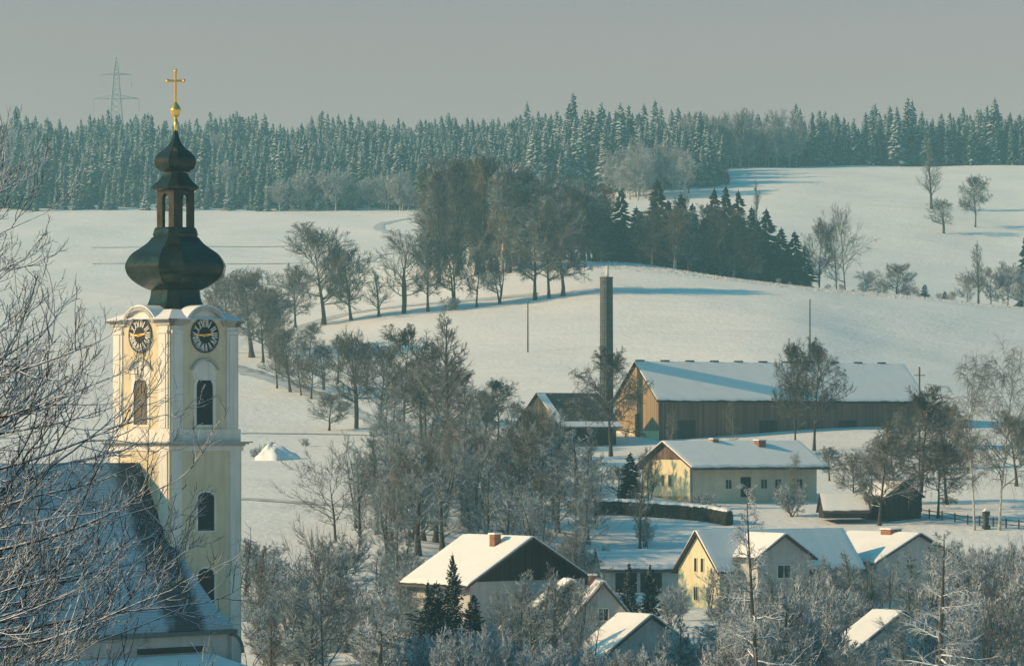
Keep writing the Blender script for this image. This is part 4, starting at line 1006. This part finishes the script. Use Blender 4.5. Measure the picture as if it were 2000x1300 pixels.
# ------------------------------------------------------------------ woods on the hill
G1 = 'bare trees of the tall grove'
for i in range(24):
    px = 836+i*8.7+rnd.uniform(-6, 6); Y = 905+rnd.uniform(0, 75); top = 300+abs(px-930)**1.3*.05+rnd.uniform(-8, 22)
    tree_px('block', px, 0, top, 74+rnd.uniform(-10, 16), 'tall brownish bare tree packed into the block shaped grove behind the avenue', G1, Y)
G2 = 'bare trees right of the grove'
for i in range(15):
    px = 1046+i*9.6+rnd.uniform(-6, 6); Y = 940+rnd.uniform(0, 60); top = 328+abs(px-1100)*.55+rnd.uniform(-10, 25)
    tree_px('block', px, 0, top, 70+rnd.uniform(-10, 16), 'brown bare tree in the lower wood just right of the block shaped grove', G2, Y)
tree_px('darkspruce', 1016, 0, 322, 62, 'dark spruce standing between the two halves of the bare grove', None, 955)
G3 = 'spruces of the dark wood'
for px, top, w, Y in [(1213,364,62,965),(1190,420,60,985),(1243,400,60,975),(1284,343,74,970),(1305,385,60,955),(1330,372,56,975),(1352,392,60,955),(1395,362,62,975),(1418,356,56,985),(1442,366,66,970),(1468,398,50,960),(1497,402,66,975),(1480,425,60,950),(1526,440,58,965),(1552,447,54,975),(1572,474,50,968),(1540,480,60,950),(1512,470,66,948),(1450,430,64,945),(1375,420,60,950),(1265,430,64,950),(1225,440,60,955),(1296,420,60,948),(1320,440,60,945),(1350,445,60,945),(1400,430,60,945),(1425,445,60,945),(1495,455,56,948),(1475,470,56,942),(1556,490,50,955),(1205,470,60,950),(1180,480,56,952)]:
    tree_px('darkspruce', px, 0, top, w*1.35, 'dark spruce in the wood on the crest above the barn', G3, Y)
G4 = 'bare trees in the dark wood'
for px, top, w, Y in [(1250,412,60,945),(1275,400,66,940),(1318,402,70,938),(1345,410,66,940),(1378,398,70,942),(1408,402,66,938),(1432,410,66,940),(1335,380,50,985),(1470,445,60,938),(1160,440,60,955),(1175,470,56,945)]:
    tree_px('block', px, 0, top, w, 'bare brown-green tree at the front of the dark wood above the barn', G4, Y)
tree_px('slim', 1472, 0, 352, 40, 'thin lone tree top above the dark wood', None, 1010)
for kind, px, top, w, Y, lab in [
 ('open',1634,398,92,955,'tall leafless tree with fan shaped top at the right end of the dark wood'),
 ('open',1652,396,100,960,'second fan shaped leafless tree beside the dark wood, right one of the pair'),
 ('round',1600,425,70,950,'denser leafless tree between the dark wood and the fan shaped pair'),
 ('frost',1690,528,60,945,'pale frosted bush right of the fan shaped pair'),
 ('round',1750,513,64,950,'round leafless tree on the crest in the right field'),
 ('frost',1720,545,50,940,'low frosted bush left of the round crest tree'),
 ('frost',1778,556,40,945,'small frosted bush right of the round crest tree'),
 ('spruce',1806,553,36,950,'tiny spruce on the crest in the right field, left of two'),
 ('spruce',1845,566,30,950,'tiny spruce on the crest in the right field, right of two'),
 ('slim',1911,472,46,945,'slender bent tree rising from the bushes at the right edge'),
 ('frost',1890,530,60,950,'frosted bush at the left foot of the slender bent tree'),
 ('frost',1935,520,70,955,'frosted round bush right of the slender bent tree'),
 ('frost',1968,510,70,960,'larger frosted round bush near the right edge'),
 ('frost',2000,520,70,950,'frosted bush cut by the right edge'),
 ('darkspruce',2002,455,50,985,'dark spruce cut by the right edge above the frosted bushes'),
]: tree_px(kind, px, 0, top, w, lab, None, Y)
for kind, px, py, top, w, lab in [
 ('slim',1819,408,268,46,'tallest slender tree alone in the far right snowfield'),
 ('fork',1843,456,386,58,'low V-trunked round tree in the far right snowfield'),
 ('dark',1905,444,342,62,'pear shaped tree casting a long shadow in the far right snowfield'),
 ('slim',1345,378,305,26,'small tree at the edge of the upper snowfield left'),
 ('frost',1246,392,296,60,'frosted roundish tree over the small snowy clearing'),
]: tree_px(kind, px, py, top, w, lab)
RB = 'frosted scrub along the crest'
for i in range(34):
    px = 1500+i*12.5+rnd.uniform(-8, 8)
    if px > 1890: continue
    tree_px('frost', px, 0, 0, 0, '', None, 1) if False else tree('frost', at(px, 936+rnd.uniform(-10, 20)), rnd.uniform(1.4, 3.6), None, 'low frosted scrub on the rough edge of the crest', RB)

# rough grass along the crest and between the two field tracks
r = np.random.default_rng(9); n = 9000
px = r.uniform(1150, 2060, n); Yc = np.interp(px, [1150, 1500, 1750, 2060], [922, 899, 908, 932])
Y = Yc-22*r.random(n)**1.3+4*r.random(n); n2_ = 2600
px = np.concatenate([px, r.uniform(150, 600, n2_)]); Y = np.concatenate([Y, r.uniform(1072, 1140, n2_)])
x = (px-1000)/F*Y; z = zt(x, Y); h = r.uniform(.12, .60, len(px)); h[n:] *= .45; w = r.uniform(.06, .22, len(px)); a = r.uniform(0, 6.28, len(px)); lx = r.normal(0, .25, len(px))
base = np.stack([x, Y, z-.05], 1); o_x = np.stack([np.cos(a)*w, np.sin(a)*w, 0*w], 1); tp_ = base+np.stack([lx*h, 0*h, h], 1)
v = np.stack([base-o_x, base+o_x, tp_, base+np.stack([-np.sin(a)*w, np.cos(a)*w, 0*w], 1)], 1).reshape(-1, 3); i4 = np.arange(len(px))[:, None]*4
tag(mesh('rough_grass', v, np.concatenate([i4+np.array([0,1,2]), i4+np.array([1,3,2]), i4+np.array([3,0,2])]), M['weed']), 'dry snow dusted grass tufts along the rough field edges', 'grass', None, 'stuff')

# the far forest: rows of snowy spruces climbing to the skyline
spots = []
fr = random.Random(21)
def hvar(px, Y): return .93+.11*math.sin(px*.031+Y*.011)+.07*math.sin(px*.083-Y*.023+1)+.06*math.sin(px*.19+Y*.05)
for Y in np.arange(1308, 1800, 21.0):
    px = -60.0
    while px < 1075:
        Yj = Y+fr.uniform(-13, 13); spots.append((px+fr.uniform(-6, 6), Yj, hvar(px, Y)*fr.choice([12, 15, 17, 19, 20, 24])*fr.uniform(.9, 1.1)*(1 if Y > 1330 else .72))); px += fr.uniform(7, 20)*1500/Y
for Y in np.arange(1345, 1560, 20.0):
    px = 1040.0
    while px < 1410:
        spots.append((px+fr.uniform(-6, 6), Y+fr.uniform(-8, 8), hvar(px, Y)*fr.choice([19, 23, 26, 30])*fr.uniform(.92, 1.08)*(1 if px < 1270 else 1-.35*(px-1270)/140))); px += fr.uniform(7, 18)
for Y in np.arange(1462, 1560, 15.0):
    px = 1560.0
    while px < 2060:
        spots.append((px+fr.uniform(-6, 6), Y+fr.uniform(-6, 6), hvar(px, Y)*fr.choice([14, 17, 20, 24])*fr.uniform(.9, 1.08))); px += fr.uniform(5, 14)
for Y in np.arange(1452, 1560, 26.0):
    px = 1340.0
    while px < 1565:
        spots.append((px+fr.uniform(-6, 6), Y+fr.uniform(-6, 6), fr.uniform(14, 23))); px += fr.uniform(14, 30)
def on_sky(px, Y): return Y > 1740 if px < 1030 else Y > 1520
lab_of = lambda px: ('snow dusted spruce in the wide forest on the far left hill' if px < 1030 else 'tall dark spruce of the middle forest on the skyline' if px < 1350 else 'snow dusted spruce in the forest strip along the top of the right snowfield')
first = sorted(spots, key=lambda s: (s[1]+(0 if s[0] < 1030 else -120))-(60 if s[2] > 22 else 0))
single = set(map(id, first[:262])); rest = []
for s in spots:
    px, Y, H = s; p = at(px, Y)
    if id(s) in single:
        lb = lab_of(px); tree('spruce' if px < 1030 or px > 1350 else 'spruce', p, H, None, lb, lb.replace('snow dusted spruce', 'spruces').replace('tall dark spruce', 'tall spruces'))
    else: rest.append((p, H))
V = []; Q = []; nb = 0
protos = []
for pr in BR['spruce']:
    co = np.empty(len(pr.c.vertices)*3, dtype=np.float32); pr.c.vertices.foreach_get('co', co)
    tr_ = np.empty(len(pr.c.polygons)*3, dtype=np.int32); pr.c.loops.foreach_get('vertex_index', tr_); protos.append((co.reshape(-1,3), tr_.reshape(-1,3), pr.H))
for p, H in rest:
    co, tri, h0 = protos[fr.randrange(len(protos))]; a = fr.random()*6.28; s = H/h0
    rot = np.array([[math.cos(a), -math.sin(a), 0], [math.sin(a), math.cos(a), 0], [0, 0, 1]])
    V.append(co@rot.T*s+np.array(p)); Q.append(tri+nb); nb += len(co)
fo = mesh('forest', np.concatenate(V), np.concatenate(Q), M['needles']); tag(fo, 'mass of snowy spruces behind the front rows of the far forest', 'forest', None, 'stuff')
# frosted broadleaf trees along the forest edge
FE = 'frosted broadleaf trees at the forest edge'
for i in range(96):
    px, Y, top = [(rnd.uniform(540, 800), rnd.uniform(1290, 1312), 0), (rnd.uniform(1330, 1560), rnd.uniform(1425, 1470), 0), (rnd.uniform(1180, 1345), rnd.uniform(1300, 1370), 0)][0 if i < 26 else 1 if i < 66 else 2]
    tree('frost', at(px, Y), rnd.uniform(9, 15) if i < 26 else rnd.uniform(13, 24) if i < 66 else rnd.uniform(12, 20), rnd.uniform(8, 11) if i < 26 else rnd.uniform(8, 12),
         ['pale frosted broadleaf tree at the foot of the left forest', 'pale frosted broadleaf tree of the wood above the upper snowfield', 'pale frosted broadleaf tree beside the small snowy clearing'][0 if i < 26 else 1 if i < 66 else 2],
         FE+[' left', ' upper', ' clearing'][0 if i < 26 else 1 if i < 66 else 2])

for i in range(34):
    px = rnd.uniform(-30, 1020); Y = rnd.uniform(1320, 1720)
    tree('frost', at(px, Y), rnd.uniform(14, 21), rnd.uniform(7, 10), 'pale frosted broadleaf crown showing among the spruces of the left forest', 'frosted broadleaf trees inside the left forest')

# ------------------------------------------------------------------ the village thickets
for kind, px, top, w, Y, lab in [
 ('open',655,864,190,420,'large spreading leafless tree in the hollow right of the tower'),
 ('open',636,1005,200,262,'dark leafless tree with thick straight trunk at the bottom centre left'),
 ('birch',773,898,80,390,'single slender pale birch trunk left of the wide snowy roof'),
 ('birch',716,905,60,415,'thin birch in the thicket left of the slender pale one'),
 ('garden',852,1128,170,292,'broad dark snowy spruce in front of the wide snowy roof'),
 ('garden',884,1072,84,296,'narrow pointed spruce top rising before the wide snowy roof'),
 ('garden',836,1126,66,290,'small pointed spruce left of the narrow pointed one'),
 ('garden',925,1152,110,294,'lower dark spruce right of the narrow pointed one'),
 ('garden',1229,1092,66,345,'small garden spruce in front of the low outbuilding, left of two'),
 ('garden',1270,1094,64,345,'small garden spruce in front of the low outbuilding, right of two'),
 ('larch',1480,942,170,261,'tall thin snowy larch in front of the steep roofed house'),
 ('larch',1838,1034,230,259,'tall snowy larch with dark trunk at the lower right'),
 ('open',1985,1040,120,330,'leafless tree with leaning stems at the right edge'),
 ('slim',530,1190,80,280,'thin leafless tree right of the church wall'),
 ('slim',505,1060,70,330,'young bare tree close by the right wall of the tower'),
]: tree_px(kind, px, 0, top, w, lab, None, Y)
T1 = 'young bare trees of the thicket'
for i in range(95):
    px = rnd.uniform(690, 1165); Y = rnd.uniform(395, 515); 
    p = at(px, Y); base = YH-p.z*F/Y
    if px < 740 and Y > 470: continue
    if 780 < px < 1060 and Y < 400: continue
    tree(['thin','thin','thin','birch','thin','fork'][i % 6], p, rnd.uniform(8, 12.5), rnd.uniform(4.5, 7.5), 'young bare tree in the dense thicket between the slope and the village', T1)
T2 = 'shrubs at the lower left bottom'
for i in range(54):
    px = rnd.uniform(480, 830); Y = rnd.uniform(285, 385)
    tree(['shrub','thin','snowshrub','shrub','thin'][i % 5], at(px, Y), rnd.uniform(3.0, 6.5), rnd.uniform(4, 6.5), 'frosty shrub or young tree in the tangle between church and farmhouse', T2, 'shrub')
T3 = 'snowy shrubs along the bottom'
for i in range(64):
    px = rnd.uniform(800, 1420); Y = rnd.uniform(262, 300); p = at(px, Y)
    top = rnd.uniform(1195, 1275) if px > 980 else rnd.uniform(1215, 1285)
    if 960 < px < 1300: top = rnd.uniform(1245, 1292)
    H = (YH-top)/F*Y-p.z
    tree(['snowshrub','shrub','snowshrub','open','shrub'][i % 5], p, max(1.5, H), rnd.uniform(3.5, 5.5), 'snow laden shrub in the tangle along the bottom edge of the picture', T3)
T4 = 'snowy shrubs and young trees at the lower right'
for i in range(100):
    px = rnd.uniform(1400, 2040); Y = rnd.uniform(265, 385); p = at(px, Y)
    top = rnd.uniform(1120, 1230) if px > 1560 else rnd.uniform(1150, 1260)
    if px > 1840: top = rnd.uniform(1060, 1200)
    if 1630 < px < 1760 and Y < 320: top = rnd.uniform(1235, 1290)
    H = (YH-top)/F*Y-p.z
    tree(['snowshrub','shrub','thin','snowshrub','open'][i % 5], p, max(1.5, H), rnd.uniform(4, 6.5), 'snowy shrub or small tree in the tangle at the lower right', T4, 'shrub')
for px, Y, H in [(1000,292,8.5),(1040,290,7.5),(1078,293,9),(1125,294,9.5),(1150,290,7),(1015,296,9)]: tree('thin', at(px, Y), H, 4.5, 'slender bare tree before the small diagonal roofs at the bottom', 'slender trees before the diagonal roofs')
for px, Y, H in [(786,352,8),(806,344,7),(822,338,6),(772,360,8.5),(1072,338,7.5),(1096,334,8)]: tree('thin', at(px, Y), H, 5.5, 'thin frosty tree close to the house with the wide bright roof', 'thin trees close to the farmhouse')
for px, Y, H in [(1002,312,7.5),(1030,314,8.5),(1058,311,8),(1085,315,9),(1110,313,7.5),(1136,318,8)]: tree('thin', at(px, Y), H, 4.6, 'thin frosty tree standing before the dark boarded gable', 'thin trees before the boarded gable')
for px, Y, H in [(1165,272,4.2),(1210,274,4.6),(1245,271,5),(1290,273,6),(1330,276,7),(1655,276,5.5),(1700,274,4.6),(1735,278,5),(1770,275,6.5)]: tree('thin', at(px, Y), H, 3.6, 'thin bare sapling before a snowy roof at the bottom edge', 'saplings before the lowest roofs')
for px, Y, H in [(1385,384,5.5),(1412,379,6),(1448,381,6.5),(1512,378,5.5),(1560,381,6.5),(1592,384,7),(1625,386,6),(1662,389,7),(1698,391,6),(1738,388,6.5),(1780,392,7),(1815,396,7.5)]: tree('thin', at(px, Y), H, 4.4, 'thin frosty garden tree in front of the steep roofed house and its neighbour', 'garden trees before the right houses')
T5 = 'bare shrubs round the village houses'
for px, Y, H in [(1110,350,6),(1090,345,7),(1075,352,7.5),(1130,360,6),(1050,325,6),(1020,322,5),(1150,415,5),(1175,435,4.5),(1100,400,8),(1125,410,8),(1140,400,6),(1330,380,4),(1310,370,4.5),(1420,388,4),(1440,384,5),(1580,385,4.5),(1610,390,5),(1640,395,5),(1665,398,5),(1690,392,4.5),(1720,395,4),(1850,420,5),(1880,425,5),(1920,430,5),(1960,430,5.5),(1985,420,6),(1830,440,3.5),(1870,445,3)]:
    tree('thin' if H > 5.5 else 'shrub', at(px, Y), H, H*.8, 'bare bush or young tree between the village houses', T5, 'shrub')

# ------------------------------------------------------------------ the near tree whose branches come in from the left
r = np.random.default_rng(77)
Yn = 62.0; x0, zg = -12.6, float(zt(-12.6, Yn))
root = thing('bare_tree', (x0, Yn, zg-.2), 0, 'large near leafless tree reaching in from the left edge with snow lined branches', 'tree')
H = 15.5
tr = grow(r, np.zeros((1,3)), np.array([[.05,0,1.]]), np.array([H]), 12, .1, .05); tv = tubes(tr, (.30*(1-.85*np.linspace(0,1,12)))[None], 10)
mesh('trunk', tv[0], tv[1], M['fore_bark'], root, True)
nL = 78
zl = 1.4+11.2*np.linspace(0, 1, nL)**1.35+r.uniform(-.15, .15, nL); az = r.uniform(-.75, .6, nL); 
tn = (zl-1.4)/11.2; el = -.16+.62*tn+r.uniform(-.15, .15, nL)
d = np.stack([np.cos(az)*np.cos(el), np.sin(az)*np.cos(el), np.sin(el)], 1)
ks = np.interp(zl, np.linspace(0, H, 12), np.arange(12)); k0 = ks.astype(int).clip(0, 10); u = (ks-k0)[:, None]
st_ = tr[0][k0]*(1-u)+tr[0][k0+1]*u
Ln = np.interp(tn, [0, .10, .22, .4, .6, .8, 1], [8.7, 8.3, 7.5, 7.2, 6.8, 6.3, 5.2])*r.uniform(.72, 1.04, nL)
L1 = grow(r, st_, d, Ln, 12, .022, .060); R1 = (.014+.0052*Ln)[:, None]*(1-.86*np.linspace(0, 1, 12))*r.uniform(.8,1.25,(nL,1))
p, d, rr, t = spawn(r, L1, R1, 13, .2, 1., .62, .2, True); d[:, 2] += .10; d /= np.linalg.norm(d, axis=1, keepdims=True)
L2n = np.repeat(Ln, 13)*(.36-.2*t)*r.uniform(.6, 1.3, len(t)); L2 = grow(r, p, d, L2n, 8, .09, .11); R2 = np.minimum(rr*.7, .017)[:, None]*(1-.7*np.linspace(0, 1, 8))+.002
p, d, rr, t = spawn(r, L2, R2, 6, .15, 1., .65, .25, True)
L3n = np.repeat(L2n, 6)*(.5-.25*t)*r.uniform(.5, 1.3, len(t))+.06; L3 = grow(r, p, d, L3n, 6, .13, .12); R3 = np.minimum(rr*.6, .0075)[:, None]*(1-.5*np.linspace(0, 1, 6))+.0025
p, d, rr, t = spawn(r, L3, R3, 3, .25, .9, .8, .25)
L4 = grow(r, p, d, np.repeat(L3n, 3)*.42+.03, 4, .12, .12); R4 = np.full((len(L4), 4), .0048)*np.linspace(1, .7, 4)
cv = join([tubes(L1, R1, 8), tubes(L2, R2, 6), tubes(L3, R3, 4), tubes(L4, R4, 3)])
mesh('crown', cv[0], cv[1], M['fore_bark'], root, True)

# ------------------------------------------------------------------ the haze of the valley
b = MB(); b.box(-775, 775, -95, 3320, -23.5, 262)
hz = b.build('haze', None); hz['kind'] = 'stuff'; hz['label'] = 'pale cold winter haze filling the valley'
m = bpy.data.materials.new('winter_haze'); m.use_nodes = True; n = m.node_tree; n.nodes.clear()
o = n.nodes.new('ShaderNodeOutputMaterial'); v = n.nodes.new('ShaderNodeVolumePrincipled')
v.inputs['Color'].default_value = (.40, .83, .92, 1); v.inputs['Density'].default_value = .00021; v.inputs['Anisotropy'].default_value = .15
n.links.new(v.outputs[0], o.inputs['Volume']); hz.data.materials.append(m)
